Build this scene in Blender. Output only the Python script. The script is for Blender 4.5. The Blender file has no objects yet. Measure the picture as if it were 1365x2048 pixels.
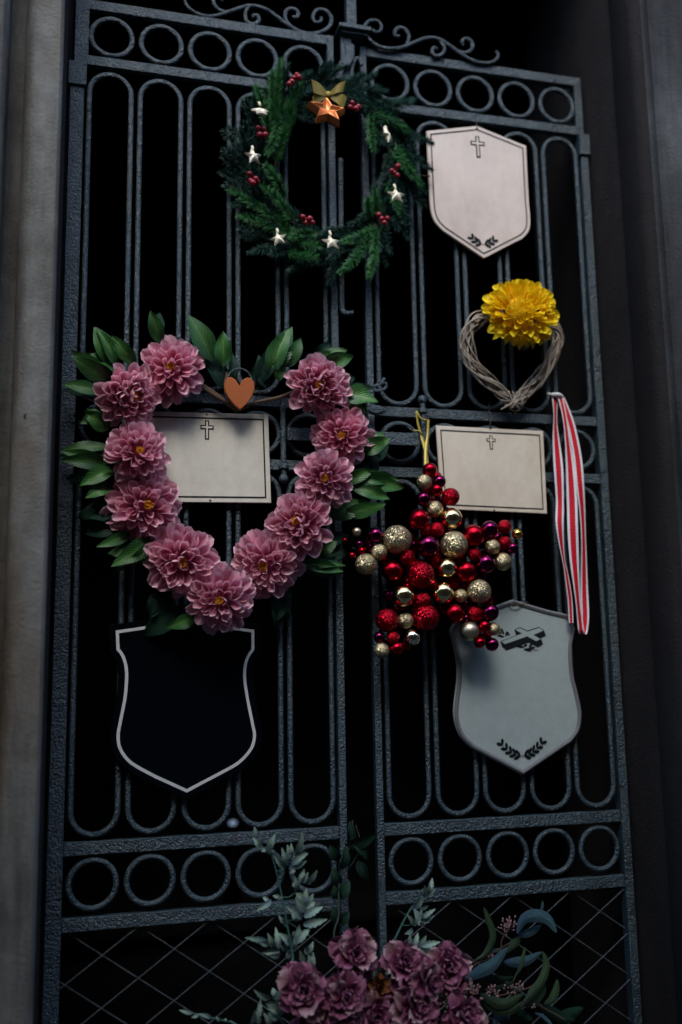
import bpy, math, random
from mathutils import Vector, Matrix
random.seed(11)
sc = bpy.context.scene
col = sc.collection
PI = math.pi

# ------------------------------------------------------------------ camera
CAM = Vector((0.0325, -1.8375, -0.2860))
FPX = 1922.5                                  # focal length in pixels of the 2048 px tall photograph
RM = Matrix(((0.9675895, -0.2519470, -0.0171273),
             (0.2513976, 0.9546269, 0.1596458),
             (-0.0238721, -0.1587773, 0.9870258)))
RT = RM.transposed()
cam_d = bpy.data.cameras.new('camera')
cam = bpy.data.objects.new('camera', cam_d); col.objects.link(cam)
right, fwd, up = RT @ Vector((1, 0, 0)), RT @ Vector((0, 1, 0)), RT @ Vector((0, 0, 1))
M = Matrix((right, up, -fwd)).transposed().to_4x4(); M.translation = CAM
cam.matrix_world = M
cam_d.sensor_fit = 'VERTICAL'; cam_d.sensor_height = 36; cam_d.sensor_width = 24
cam_d.lens = 36 * FPX / 2048
cam_d.clip_start = 0.05; cam_d.clip_end = 400
cam_d.dof.use_dof = True; cam_d.dof.focus_distance = 1.82; cam_d.dof.aperture_fstop = 1.3
sc.camera = cam

# ------------------------------------------------------------------ light
w = bpy.data.worlds.new('World'); sc.world = w; w.use_nodes = True
nt = w.node_tree; nt.nodes.clear()
sky = nt.nodes.new('ShaderNodeTexSky'); sky.sky_type = 'NISHITA'; sky.sun_disc = False
SUN_EL = math.radians(52); SDIR = Vector((-0.25, -1.0, 0)).normalized()
sky.sun_elevation = SUN_EL; sky.sun_rotation = math.atan2(SDIR.x, SDIR.y)
sky.dust_density = 1.0; sky.ozone_density = 1.0
bg = nt.nodes.new('ShaderNodeBackground'); bg.inputs[1].default_value = 0.15
wo = nt.nodes.new('ShaderNodeOutputWorld')
nt.links.new(sky.outputs[0], bg.inputs[0]); nt.links.new(bg.outputs[0], wo.inputs[0])
sl = bpy.data.lights.new('sun', 'SUN'); sl.energy = 0.5; sl.angle = math.radians(22); sl.color = (1, 0.98, 0.92)
so = bpy.data.objects.new('sun', sl); col.objects.link(so)
sd = Vector((SDIR.x * math.cos(SUN_EL), SDIR.y * math.cos(SUN_EL), math.sin(SUN_EL)))
so.rotation_euler = (-sd).to_track_quat('-Z', 'Y').to_euler(); so.location = sd * 20
vs = sc.view_settings
sc.display_settings.display_device = 'sRGB'
vs.view_transform = 'Standard'; vs.look = 'None'; vs.gamma = 1; vs.use_curve_mapping = False
vs.exposure = 1.75

# ------------------------------------------------------------------ helpers
def at(px, py, y):
    """point of the place that the photograph shows at pixel (px, py), at depth y"""
    d = RT @ Vector(((px - 682.5) / FPX, 1, -(py - 1024) / FPX))
    return CAM + d * ((y - CAM.y) / d.y)

WLD = {}                                      # world translation of unrotated objects
def link(o, parent=None):
    col.objects.link(o)
    if parent is not None: o.parent = parent
    return o
def tag(o, label=None, cat=None, group=None, kind=None):
    if label: o['label'] = label
    if cat: o['category'] = cat
    if group: o['group'] = group
    if kind: o['kind'] = kind
    return o
def empty(name, loc, label=None, cat=None, group=None):
    o = bpy.data.objects.new(name, None); link(o)
    o.empty_display_size = 0.03
    o.location = loc; WLD[o] = Vector(loc)
    return tag(o, label, cat, group)

class MB:
    def __init__(s): s.v = []; s.f = []; s.uv = []; s.mi = []
    def vert(s, p, uv=(0, 0)): s.v.append(Vector(p)); s.uv.append(uv); return len(s.v) - 1
    def face(s, *i, m=0): s.f.append(i); s.mi.append(m)
    def box(s, a, b, T=None):
        i0 = len(s.v)
        for x in (a[0], b[0]):
            for y in (a[1], b[1]):
                for z in (a[2], b[2]):
                    p = Vector((x, y, z)); s.vert(T(p) if T else p)
        for q in ((0,1,3,2),(4,6,7,5),(0,4,5,1),(2,3,7,6),(0,2,6,4),(1,5,7,3)): s.face(*[i0 + k for k in q])
    def tube(s, pts, r, n=8, closed=False, caps=True, m=0, ell=1.0):
        pts = [Vector(p) for p in pts]; N = len(pts)
        rs = r if isinstance(r, (list, tuple)) else [r] * N
        t0 = (pts[1] - pts[0]).normalized()
        nrm = Vector((0, 1, 0)) if abs(t0.y) < .9 else Vector((1, 0, 0))
        nrm = (nrm - t0 * nrm.dot(t0)).normalized()
        i0 = len(s.v)
        for i in range(N):
            if closed: t = pts[(i + 1) % N] - pts[i - 1]
            else: t = pts[min(i + 1, N - 1)] - pts[max(i - 1, 0)]
            t = t.normalized()
            nrm = (nrm - t * nrm.dot(t)); nrm = nrm.normalized() if nrm.length > 1e-6 else t.orthogonal().normalized()
            b = t.cross(nrm)
            for k in range(n):
                a = 2 * PI * k / n
                s.vert(pts[i] + (nrm * math.cos(a) * ell + b * math.sin(a)) * rs[i], (k / n, i / max(1, N - 1)))
        for i in range(N if closed else N - 1):
            for k in range(n):
                a, b_ = i0 + i * n, i0 + ((i + 1) % N) * n
                s.face(a + k, a + (k + 1) % n, b_ + (k + 1) % n, b_ + k, m=m)
        if caps and not closed:
            s.face(*[i0 + k for k in reversed(range(n))], m=m); s.face(*[i0 + (N - 1) * n + k for k in range(n)], m=m)
    def grid(s, fn, nu, nv, m=0, closed_u=False):
        i0 = len(s.v)
        for j in range(nv + 1):
            for i in range(nu + (0 if closed_u else 1)):
                s.vert(fn(i / nu, j / nv), (i / nu, j / nv))
        W = nu if closed_u else nu + 1
        for j in range(nv):
            for i in range(nu):
                s.face(i0 + j * W + i, i0 + j * W + (i + 1) % W, i0 + (j + 1) * W + (i + 1) % W, i0 + (j + 1) * W + i, m=m)
    def sphere(s, c, r, n=12, h=8, sq=(1, 1, 1), m=0):
        c = Vector(c)
        def fn(u, v):
            a, b = 2 * PI * u, PI * v
            return c + Vector((r * sq[0] * math.sin(b) * math.cos(a), r * sq[1] * math.sin(b) * math.sin(a), r * sq[2] * math.cos(b)))
        s.grid(fn, n, h, m, True)
    def mesh(s, name, mats, smooth=True, origin=None):
        me = bpy.data.meshes.new(name)
        c = origin if origin is not None else Vector((0, 0, 0))
        me.from_pydata([tuple(p - c) for p in s.v], [], s.f)
        ul = me.uv_layers.new(name='UVMap')
        for l in me.loops: ul.data[l.index].uv = s.uv[l.vertex_index]
        for m_ in (mats if isinstance(mats, (list, tuple)) else [mats]): me.materials.append(m_)
        for p, k in zip(me.polygons, s.mi): p.use_smooth = bool(smooth); p.material_index = k
        me.update()
        if smooth and smooth != 'all':
            try: me.set_sharp_from_angle(angle=math.radians(40))
            except Exception: pass
        return me
    def build(s, name, mats, parent=None, smooth=True, origin=None):
        """one mesh object, built in world coordinates, origin in its middle"""
        if origin is None:
            lo = Vector([min(p[k] for p in s.v) for k in range(3)]); hi = Vector([max(p[k] for p in s.v) for k in range(3)])
            origin = (lo + hi) / 2
        o = bpy.data.objects.new(name, s.mesh(name, mats, smooth, origin)); link(o, parent)
        o.location = origin - (WLD[parent] if parent is not None else Vector((0, 0, 0)))
        WLD[o] = origin
        return o

def spline(pts, n, closed=False):
    pts = [Vector(p) for p in pts]; N = len(pts); out = []
    segs = N if closed else N - 1
    for i in range(segs):
        g = lambda k: pts[k % N] if closed else pts[min(max(k, 0), N - 1)]
        p0, p1, p2, p3 = g(i - 1), g(i), g(i + 1), g(i + 2)
        for k in range(n):
            t = k / n
            out.append(0.5 * ((2 * p1) + (p2 - p0) * t + (2 * p0 - 5 * p1 + 4 * p2 - p3) * t * t + (3 * p1 - p0 - 3 * p2 + p3) * t ** 3))
    if not closed: out.append(pts[-1])
    return out

# ------------------------------------------------------------------ materials
class Mat:
    def __init__(s, name, rough=.5, metal=0.0, spec=.5, color=(.5, .5, .5)):
        s.m = bpy.data.materials.new(name); s.m.use_nodes = True
        s.t = s.m.node_tree; s.b = s.t.nodes['Principled BSDF']
        s.b.inputs['Roughness'].default_value = rough; s.b.inputs['Metallic'].default_value = metal
        s.b.inputs['Specular IOR Level'].default_value = spec
        s.b.inputs['Base Color'].default_value = (*color, 1)
    def n(s, t, **k):
        o = s.t.nodes.new('ShaderNode' + t)
        for a, v in k.items():
            if a in o.inputs: o.inputs[a].default_value = v
            else: setattr(o, a, v)
        return o
    def l(s, a, b): s.t.links.new(a, b)
    def obj(s, sc_=(1, 1, 1), src='Object'):
        tc = s.n('TexCoord'); mp = s.n('Mapping'); mp.inputs['Scale'].default_value = sc_
        s.l(tc.outputs[src], mp.inputs[0]); return mp.outputs[0]
    def rnd(s): return s.n('ObjectInfo').outputs['Random']
    def noise(s, scale, detail=4, co=None, rough=.55):
        o = s.n('TexNoise'); o.inputs['Scale'].default_value = scale; o.inputs['Detail'].default_value = detail; o.inputs['Roughness'].default_value = rough
        s.l(co if co is not None else s.obj(), o.inputs['Vector']); return o.outputs['Fac']
    def ramp(s, fac, stops):
        r = s.n('ValToRGB'); e = r.color_ramp.elements
        while len(e) < len(stops): e.new(.5)
        for k, (p, c) in zip(e, stops): k.position = p; k.color = (*c, 1) if len(c) == 3 else c
        s.l(fac, r.inputs[0]); return r.outputs[0]
    def mix(s, fac, a, b, mode='MIX'):
        o = s.n('Mix', data_type='RGBA', blend_type=mode)
        for src, k in ((fac, 0), (a, 6), (b, 7)):
            if hasattr(src, 'links') or hasattr(src, 'is_linked'): s.l(src, o.inputs[k])
            else: o.inputs[k].default_value = src if k == 0 else (*src, 1)
        return o.outputs[2]
    def col(s, c): s.l(c, s.b.inputs['Base Color']); return s
    def bump(s, h, strength=.3, dist=.002):
        b = s.n('Bump'); b.inputs['Strength'].default_value = strength; b.inputs['Distance'].default_value = dist
        s.l(h, b.inputs['Height']); s.l(b.outputs[0], s.b.inputs['Normal']); return s
    def sep(s, co, ax):
        x = s.n('SeparateXYZ'); s.l(co, x.inputs[0]); return x.outputs[ax]
    def math(s, op, a, b=0.0):
        o = s.n('Math', operation=op)
        for src, k in ((a, 0), (b, 1)):
            if hasattr(src, 'is_linked'): s.l(src, o.inputs[k])
            else: o.inputs[k].default_value = src
        return o.outputs[0]

def iron(name, c1, c2, rough=.42):
    m = Mat(name, rough, 0.0, .8)
    co = m.obj(src='Object')
    n1 = m.noise(210, 2, co); n2 = m.noise(480, 2, co); n3 = m.noise(12, 4, co)
    rs = m.n('MapRange'); m.l(m.noise(28, 5, co, .65), rs.inputs[0]); rs.inputs[1].default_value = .62; rs.inputs[2].default_value = .74; rs.inputs[4].default_value = .55
    m.col(m.mix(rs.outputs[0], m.ramp(n3, [(.35, c1), (.65, c2)]), (.045, .030, .022)))
    h = m.math('ADD', n1, m.math('MULTIPLY', n2, .5))
    m.bump(h, 1.0, .0045)
    r = m.n('MapRange'); m.l(n3, r.inputs[0]); r.inputs[3].default_value = rough - .08; r.inputs[4].default_value = rough + .14
    m.l(r.outputs[0], m.b.inputs['Roughness'])
    return m.m
IRON = iron('hammered_iron_paint', (.016, .035, .045), (.028, .056, .070), .27)
WIRE = iron('mesh_wire_paint', (.035, .05, .06), (.06, .075, .085), .45)

def stone(name, stops, sc_=(1, 1, 1), rough=.85, bump=.5, streak=True, dirt=(.04, .04, .042), dirt_rng=(.45, .7)):
    m = Mat(name, rough, 0, .3)
    co = m.obj(src='Object')
    big = m.noise(3.0, 6, m.obj((1, 1, .45)), .6); fine = m.noise(160, 4, co); mid = m.noise(22, 5, co)
    c = m.ramp(big, stops)
    c = m.mix(.42, c, m.ramp(mid, [(.3, (.25, .25, .25)), (.7, (.75, .75, .75))]), 'OVERLAY')
    if streak:
        st = m.noise(9, 5, m.obj((1, 1, .12)), .65)
        f = m.n('MapRange'); m.l(st, f.inputs[0]); f.inputs[1].default_value = dirt_rng[0]; f.inputs[2].default_value = dirt_rng[1]
        c = m.mix(f.outputs[0], c, dirt)
    m.col(c); m.bump(m.math('ADD', fine, m.math('MULTIPLY', mid, 1.2)), bump, .0035)
    return m.m
STONE_L = stone('pale_render', [(.34, (.070, .045, .027)), (.45, (.118, .104, .085)), (.55, (.155, .158, .145)), (.66, (.075, .066, .056))], dirt=(.028, .026, .024), dirt_rng=(.46, .72))
STONE_R = stone('grimy_stone', [(.30, (.014, .013, .014)), (.50, (.05, .054, .054)), (.66, (.12, .128, .128)), (.8, (.03, .027, .027))], dirt=(.016, .015, .016), dirt_rng=(.38, .60))
STONE_D = stone('dark_shade_stone', [(.3, (.004, .0036, .004)), (.55, (.013, .011, .0115)), (.75, (.007, .0064, .0068))], dirt=(.003, .0028, .003), dirt_rng=(.5, .8))  # near-black: staining plus the shade of the jamb reveals put into the colour
STONE_IN = stone('unlit_interior_stone', rough=.97, stops= [(.3, (.005, .0055, .0065)), (.6, (.009, .010, .0115)), (.8, (.007, .0075, .0085))], dirt=(.004, .004, .0045))  # near-black colour stands in for the unlit chamber
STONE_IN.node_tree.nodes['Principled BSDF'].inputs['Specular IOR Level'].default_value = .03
PAVE = stone('grey_paving', [(.3, (.05, .05, .05)), (.6, (.085, .085, .082)), (.8, (.065, .062, .06))], dirt=(.03, .03, .028))

def board(name, base, stain, rough=.45, stain_amt=.5, scale=9, top_dark=0.0):
    m = Mat(name, rough, 0, .4)
    co = m.obj()
    n1 = m.noise(scale, 6, m.obj((1, 1, .6)), .6); n2 = m.noise(700, 2, co); n3 = m.noise(45, 4, co)
    f = m.n('MapRange'); m.l(n1, f.inputs[0]); f.inputs[1].default_value = .42; f.inputs[2].default_value = .78; f.inputs[4].default_value = stain_amt
    c = m.mix(f.outputs[0], base, stain)
    c = m.mix(.12, c, m.ramp(n2, [(.3, (.2, .2, .2)), (.7, (.8, .8, .8))]), 'OVERLAY')
    c = m.mix(.10, c, m.ramp(n3, [(.3, (.2, .2, .2)), (.7, (.8, .8, .8))]), 'OVERLAY')
    if top_dark:
        z = m.sep(co, 2); g = m.n('MapRange'); m.l(z, g.inputs[0]); g.inputs[1].default_value = .035; g.inputs[2].default_value = .10
        g2 = m.n('MapRange'); m.l(m.noise(28, 4, m.obj((1, 1, .35))), g2.inputs[0]); g2.inputs[1].default_value = .35; g2.inputs[2].default_value = .62
        c = m.mix(m.math('MULTIPLY', m.math('MULTIPLY', g.outputs[0], g2.outputs[0]), top_dark), c, (.10, .10, .095))  # mottled grey darkening towards the top
    m.col(c); m.bump(n2, .12, .0006)
    return m.m
B_WHITE = board('white_board_aged', (.66, .63, .53), (.42, .40, .32), .5, .55, 14, .8)
B_CREAM = board('cream_board', (.70, .625, .50), (.50, .43, .32), .5, .8)
B_PINK = board('blush_white_enamel', (.76, .65, .56), (.52, .43, .36), .4, .9, 7)
B_GREY = board('grey_stone_board', (.34, .405, .395), (.255, .305, .30), .6, .5, 6)
B_RIM = board('grey_rim', (.16, .165, .175), (.10, .10, .105), .55, .6, 20)
B_BLACK = board('black_glass_board', (.0016, .0024, .0040), (.0024, .0034, .0052), .22, .5)
for n_ in B_BLACK.node_tree.nodes:
    if n_.type == 'BSDF_PRINCIPLED': n_.inputs['Specular IOR Level'].default_value = .12
PRINT = Mat('black_print', .6, 0, .2, (.006, .008, .009)).m
PRINT_W = board('pale_grey_print', (.55, .57, .57), (.45, .47, .47), .5, .4)
BRASS = Mat('rusty_screw', .6, .6, .5, (.10, .06, .04)).m
WHITE_EDGE = Mat('print_white', .5, 0, .4, (.66, .67, .66)).m

def foil(name, c, rough, metal=1.0, glitter=False):
    m = Mat(name, rough, metal, .5, c)
    if glitter:
        v = m.n('TexVoronoi'); v.inputs['Scale'].default_value = 17; m.l(m.obj(), v.inputs['Vector'])
        g = m.sep(v.outputs['Color'], 0); dark = tuple(x * .4 for x in c)
        m.col(m.ramp(g, [(.15, dark), (.6, c), (.93, tuple(min(1, x * 1.5) for x in c))]))
        off = m.n('VectorMath', operation='SUBTRACT'); m.l(v.outputs['Color'], off.inputs[0]); off.inputs[1].default_value = (.5, .5, .5)
        sca = m.n('VectorMath', operation='SCALE'); m.l(off.outputs[0], sca.inputs[0]); sca.inputs['Scale'].default_value = 1.1
        geo = m.n('NewGeometry'); add = m.n('VectorMath', operation='ADD'); m.l(geo.outputs['Normal'], add.inputs[0]); m.l(sca.outputs[0], add.inputs[1])
        nz = m.n('VectorMath', operation='NORMALIZE'); m.l(add.outputs[0], nz.inputs[0]); m.l(nz.outputs[0], m.b.inputs['Normal'])
    else:
        m.bump(m.noise(6, 2), .03, .02)
    return m.m
BAU = {'g': foil('shiny_gold_foil', (.90, .68, .33), .12), 'gg': foil('gold_glitter', (.60, .50, .28), .36, .9, True),
       'gm': foil('satin_gold', (.62, .52, .34), .38), 'R': foil('satin_red', (.40, .004, .015), .25, 1.0),
       'rg': foil('red_glitter', (.38, .004, .015), .36, .95, True), 'P': foil('shiny_plum', (.15, .010, .055), .15),
       'y': foil('shiny_yellow_gold', (.85, .55, .12), .12), 's': foil('silver_foil', (.88, .78, .55), .13)}
COPPER = foil('satin_copper', (.60, .19, .06), .42, .85)
COPPER_M = board('matt_copper_wood', (.36, .088, .016), (.27, .062, .012), .5, .6, 30)
GOLDCLOTH = Mat('gold_cloth', .5, .25, .5, (.26, .20, .035)); GOLDCLOTH.bump(GOLDCLOTH.noise(260, 2), .4, .001); GOLDCLOTH = GOLDCLOTH.m
SILVER = foil('champagne_plastic', (.88, .79, .58), .35, .15)
BERRY = Mat('red_berry', .3, 0, .5, (.24, .006, .016)).m

def needle(name, a, b):
    m = Mat(name, .55, 0, .3)
    c = m.ramp(m.rnd(), [(0, a), (1, b)])
    n = m.noise(60, 2); c = m.mix(.3, c, m.ramp(n, [(.3, (.2, .2, .2)), (.7, (.8, .8, .8))]), 'OVERLAY')
    m.col(c); return m.m
FIR_G = needle('fresh_green_needles', (.032, .150, .044), (.052, .195, .060))
FIR_D = needle('blue_green_needles', (.010, .050, .036), (.016, .066, .046))
TWIGM = Mat('brown_twig', .8, 0, .2, (.09, .06, .04)); TWIGM.bump(TWIGM.noise(150, 3), .5, .001); TWIGM = TWIGM.m
def wick():
    m = Mat('grey_brown_wicker', .7, 0, .3)
    c = m.ramp(m.rnd(), [(0, (.13, .10, .075)), (.5, (.27, .225, .175)), (1, (.42, .37, .30))])
    n = m.noise(90, 3, m.obj((1, 1, .3))); c = m.mix(.5, c, m.ramp(n, [(.3, (.2, .2, .2)), (.7, (.8, .8, .8))]), 'OVERLAY')
    m.col(c); m.bump(n, .5, .001); return m.m
WICKER = wick()

def petal_mat(name, base, midc, tip, rough=.6, sss=.0, vein=.25, edge=None):
    m = Mat(name, rough, 0, .25)
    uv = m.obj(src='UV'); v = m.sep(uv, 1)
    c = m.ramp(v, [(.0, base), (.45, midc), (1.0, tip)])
    if edge:
        d = m.math('ABSOLUTE', m.math('SUBTRACT', m.sep(uv, 0), .5)); g = m.n('MapRange'); m.l(m.math('MAXIMUM', d, m.math('MULTIPLY', v, .5)), g.inputs[0]); g.inputs[1].default_value = .36; g.inputs[2].default_value = .5; g.inputs[4].default_value = .8
        c = m.mix(m.math('MULTIPLY', g.outputs[0], v), c, edge)
    n = m.noise(3.0, 3, m.obj((9, 1.2, 1), 'UV'))
    c = m.mix(vein, c, m.ramp(n, [(.3, (.25, .25, .25)), (.7, (.75, .75, .75))]), 'OVERLAY')
    hv = m.n('HueSaturation'); m.l(c, hv.inputs['Color'])
    r = m.n('MapRange'); m.l(m.rnd(), r.inputs[0]); r.inputs[3].default_value = .86; r.inputs[4].default_value = 1.12
    m.l(r.outputs[0], hv.inputs['Value']); m.col(hv.outputs[0])
    m.bump(n, .25, .001)
    if sss:
        m.b.inputs['Subsurface Weight'].default_value = sss; m.b.inputs['Subsurface Radius'].default_value = (.01, .004, .004); m.b.inputs['Subsurface Scale'].default_value = .5
    return m.m
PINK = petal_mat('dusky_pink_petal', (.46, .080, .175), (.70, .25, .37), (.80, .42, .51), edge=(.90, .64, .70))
EYE = Mat('amber_stamen', .6, 0, .3, (.72, .30, .012)); EYE.bump(EYE.noise(600, 2), .6, .002); EYE = EYE.m
YELLOW = petal_mat('bright_yellow_petal', (.90, .50, .006), (.94, .66, .010), (.96, .78, .025), vein=.15)
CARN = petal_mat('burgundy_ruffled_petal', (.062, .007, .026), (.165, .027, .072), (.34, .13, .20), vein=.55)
CARN_P = petal_mat('pale_edged_ruffled_petal', (.09, .010, .03), (.19, .035, .07), (.50, .33, .34), vein=.55)

def leaf_mat(name, edge, mid, rib, rough=.38, spec=.5):
    m = Mat(name, rough, 0, spec)
    uv = m.obj(src='UV'); u = m.sep(uv, 0); v = m.sep(uv, 1)
    d = m.math('ABSOLUTE', m.math('SUBTRACT', u, .5))
    c = m.ramp(d, [(.0, rib), (.035, mid), (.5, edge)])
    wv = m.math('SINE', m.math('MULTIPLY', m.math('SUBTRACT', v, m.math('MULTIPLY', d, .6)), 75.0))
    c = m.mix(.22, c, m.ramp(m.math('ADD', m.math('MULTIPLY', wv, .3), .5), [(.2, (.3, .3, .3)), (.8, (.7, .7, .7))]), 'OVERLAY')
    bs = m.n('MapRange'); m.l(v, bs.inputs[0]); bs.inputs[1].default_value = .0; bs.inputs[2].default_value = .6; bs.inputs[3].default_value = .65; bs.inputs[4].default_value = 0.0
    c = m.mix(bs.outputs[0], c, tuple(x * .35 for x in edge[:2]) + (edge[2] * .9,))  # dark bluish shading at the leaf base, put into the colour
    n = m.noise(4, 4, uv); c = m.mix(.5, c, m.ramp(n, [(.3, (.25, .25, .25)), (.7, (.75, .75, .75))]), 'OVERLAY')
    hv = m.n('HueSaturation'); m.l(c, hv.inputs['Color'])
    r = m.n('MapRange'); m.l(m.rnd(), r.inputs[0]); r.inputs[3].default_value = .75; r.inputs[4].default_value = 1.25
    m.l(r.outputs[0], hv.inputs['Value']); m.col(hv.outputs[0]); m.bump(wv, .25, .0012)
    return m.m
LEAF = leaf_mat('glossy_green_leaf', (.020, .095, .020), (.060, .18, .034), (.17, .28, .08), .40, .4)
LEAF_D = leaf_mat('dark_shaded_leaf', (.006, .024, .015), (.010, .034, .018), (.018, .05, .026), .55, .12)  # darker copy of the leaf green, shade of the back leaves painted in
LEAF_P = leaf_mat('pale_frosted_leaf', (.16, .27, .20), (.32, .43, .34), (.42, .52, .40), .5, .4)
EUC = leaf_mat('blue_green_leaf', (.035, .085, .098), (.048, .108, .122), (.075, .14, .15), .6, .3)
EUC_G = leaf_mat('olive_green_leaf', (.030, .060, .024), (.042, .078, .032), (.07, .11, .05), .55, .3)
STEM = Mat('green_stem', .55, 0, .3, (.030, .095, .075)).m
STEM_D = Mat('dark_stem', .6, 0, .3, (.02, .03, .022)).m
BUD = Mat('dusty_pink_bud', .7, 0, .3, (.36, .22, .22)).m
OCHRE = petal_mat('rust_brown_petal', (.10, .03, .01), (.18, .06, .02), (.22, .09, .03))
TERRA = stone('dark_clay', [(.3, (.03, .03, .03)), (.7, (.06, .055, .05))], streak=False)
def ribbon():
    m = Mat('red_white_striped_ribbon', .65, 0, .3)
    u = m.sep(m.obj(src='UV'), 0)
    c = m.ramp(u, [(0, (.74, .72, .75)), (.23, (.54, .003, .016)), (.77, (.74, .72, .75))])
    m.t.nodes[-1 if False else [n.name for n in m.t.nodes if n.type == 'VALTORGB'][-1]].color_ramp.interpolation = 'CONSTANT'
    wv = m.math('SINE', m.math('MULTIPLY', m.sep(m.obj(src='UV'), 1), 900.0))
    m.col(c); m.bump(wv, .3, .0006)
    return m.m
RIBBON = ribbon()
RIB_GOLD = Mat('gold_ribbon', .45, .4, .5, (.42, .33, .06)).m
def thin(mat, amt):
    t = mat.node_tree; b_ = t.nodes['Principled BSDF']; out = [n for n in t.nodes if n.type == 'OUTPUT_MATERIAL'][0]
    tr = t.nodes.new('ShaderNodeBsdfTranslucent'); mx = t.nodes.new('ShaderNodeMixShader'); mx.inputs[0].default_value = amt
    t.links.new(b_.inputs['Base Color'].links[0].from_socket, tr.inputs[0])
    t.links.new(b_.outputs[0], mx.inputs[1]); t.links.new(tr.outputs[0], mx.inputs[2]); t.links.new(mx.outputs[0], out.inputs[0])
for m_, a_ in ((PINK, .34), (YELLOW, .26), (CARN, .2), (CARN_P, .25), (LEAF, .15), (LEAF_P, .2)): thin(m_, a_)
def glow(name, c, s):
    m = Mat(name, .4); m.b.inputs['Emission Color'].default_value = (*c, 1); m.b.inputs['Emission Strength'].default_value = s
    return m.m

# ------------------------------------------------------------------ the setting
ZG = -1.70                                   # ground level, two steps below the threshold
ZT = -1.19                                   # threshold
b = MB(); b.box((-60, -60, ZG - .3), (60, -.95, ZG)); pav = b.build('pavement', PAVE, smooth=False); tag(pav, kind='structure')
for k, (y0, zt) in enumerate(((-.95, ZG + .17), (-.75, ZG + .34), (-.55, ZT))):
    b = MB(); b.box((-.5 + .04 * k, y0, ZG - .05), (1.65 - .04 * k, y0 + .2 if k < 2 else .03, zt))
    tag(b.build('stone_step', PAVE, smooth=False), ['grey stone step at the foot of the tomb gate', 'middle grey stone step below the tomb gate', 'wide grey stone threshold under the iron gate'][k], 'step', 'steps up to the gate')

mau = empty('mausoleum', (.54, 0, ZT), 'dark tomb front with a pale stone jamb on one side and a grimy one opposite', 'tomb')
def extrude(profile, z0, z1, nz=1):
    m = MB(); n = len(profile)
    for j in range(nz + 1):
        z = z0 + (z1 - z0) * j / nz
        for x, y in profile: m.vert((x, y, z))
    for j in range(nz):
        for i in range(n):
            a, c = j * n + i, j * n + (i + 1) % n
            m.face(a, c, c + n, a + n)
    m.face(*reversed(range(n))); m.face(*range(nz * n, nz * n + n))
    return m
ZTOP = 1.62
# left jamb: flat face, groove, hollow moulding, reveal
prof = [(-.80, .30), (-.80, -.228), (-.136, -.228), (-.131, -.222), (-.130, -.150), (-.104, -.150)]
for k in range(9):
    a = k / 8 * PI / 2; prof.append((-.104 + .040 * (1 - math.cos(a)), -.152 - .060 * math.sin(a)))
prof += [(-.041, -.214), (-.037, -.210), (-.035, -.203), (-.035, .30)]
lj = extrude(prof, ZT, ZTOP)
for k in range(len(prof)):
    if k == len(prof) - 2: lj.mi[k] = 1  # shade on the reveal face painted in as darker stone
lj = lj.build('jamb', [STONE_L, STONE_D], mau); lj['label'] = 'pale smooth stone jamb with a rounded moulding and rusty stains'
# drill hole in the pale jamb: flat disc, the hole's shade as dark colour
h = at(55, 833, -.2085); b = MB()
b.grid(lambda u, v: h + Vector((.0062 * v * math.cos(2 * PI * u), -.0004 - .0004 * v, .0055 * v * math.sin(2 * PI * u))), 16, 4, closed_u=True)
b.build('drill_hole', STONE_D, mau)
# right jamb: reveal coloured dark for stain and shade, chamfered edge, grimy front
prof = [(1.128, .30), (1.128, -.10), (1.131, -.104), (1.131, -.110), (1.128, -.114), (1.128, -.176), (1.131, -.186), (1.139, -.193), (1.150, -.196), (1.155, -.202), (1.155, -.214), (1.162, -.220), (1.9, -.220), (1.9, .30)]
rj = extrude(prof, ZT, ZTOP)
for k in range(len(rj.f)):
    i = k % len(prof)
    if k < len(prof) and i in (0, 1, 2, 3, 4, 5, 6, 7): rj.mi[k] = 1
rj = rj.build('jamb', [STONE_R, STONE_D], mau); rj['label'] = 'grimy dark stone jamb with an inner face coloured dark for stain and shade'
b = MB(); b.box((-.80, -.25, ZTOP + .002), (1.9, .30, 2.3)); b.build('lintel', STONE_D, mau, smooth=False)
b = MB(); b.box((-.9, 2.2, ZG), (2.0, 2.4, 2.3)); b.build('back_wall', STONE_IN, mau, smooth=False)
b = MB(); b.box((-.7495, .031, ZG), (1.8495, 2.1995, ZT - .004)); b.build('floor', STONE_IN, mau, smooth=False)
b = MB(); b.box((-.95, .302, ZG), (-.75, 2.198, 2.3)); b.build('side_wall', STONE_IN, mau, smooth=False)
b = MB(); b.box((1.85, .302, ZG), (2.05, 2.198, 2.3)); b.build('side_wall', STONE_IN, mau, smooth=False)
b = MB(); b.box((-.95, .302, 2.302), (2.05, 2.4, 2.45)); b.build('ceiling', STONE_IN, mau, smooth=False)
# the row of tombs across the path, which shades the low part of the sky
b = MB(); b.box((-14, -3.6, ZG), (15, -2.8, 2.55)); b.box((-14.1, -3.7, 2.55), (15.1, -2.72, 2.7))
tag(b.build('boundary_wall', STONE_D, smooth=False), 'long dark stone wall facing the tomb from across the narrow path', 'wall')

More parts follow.
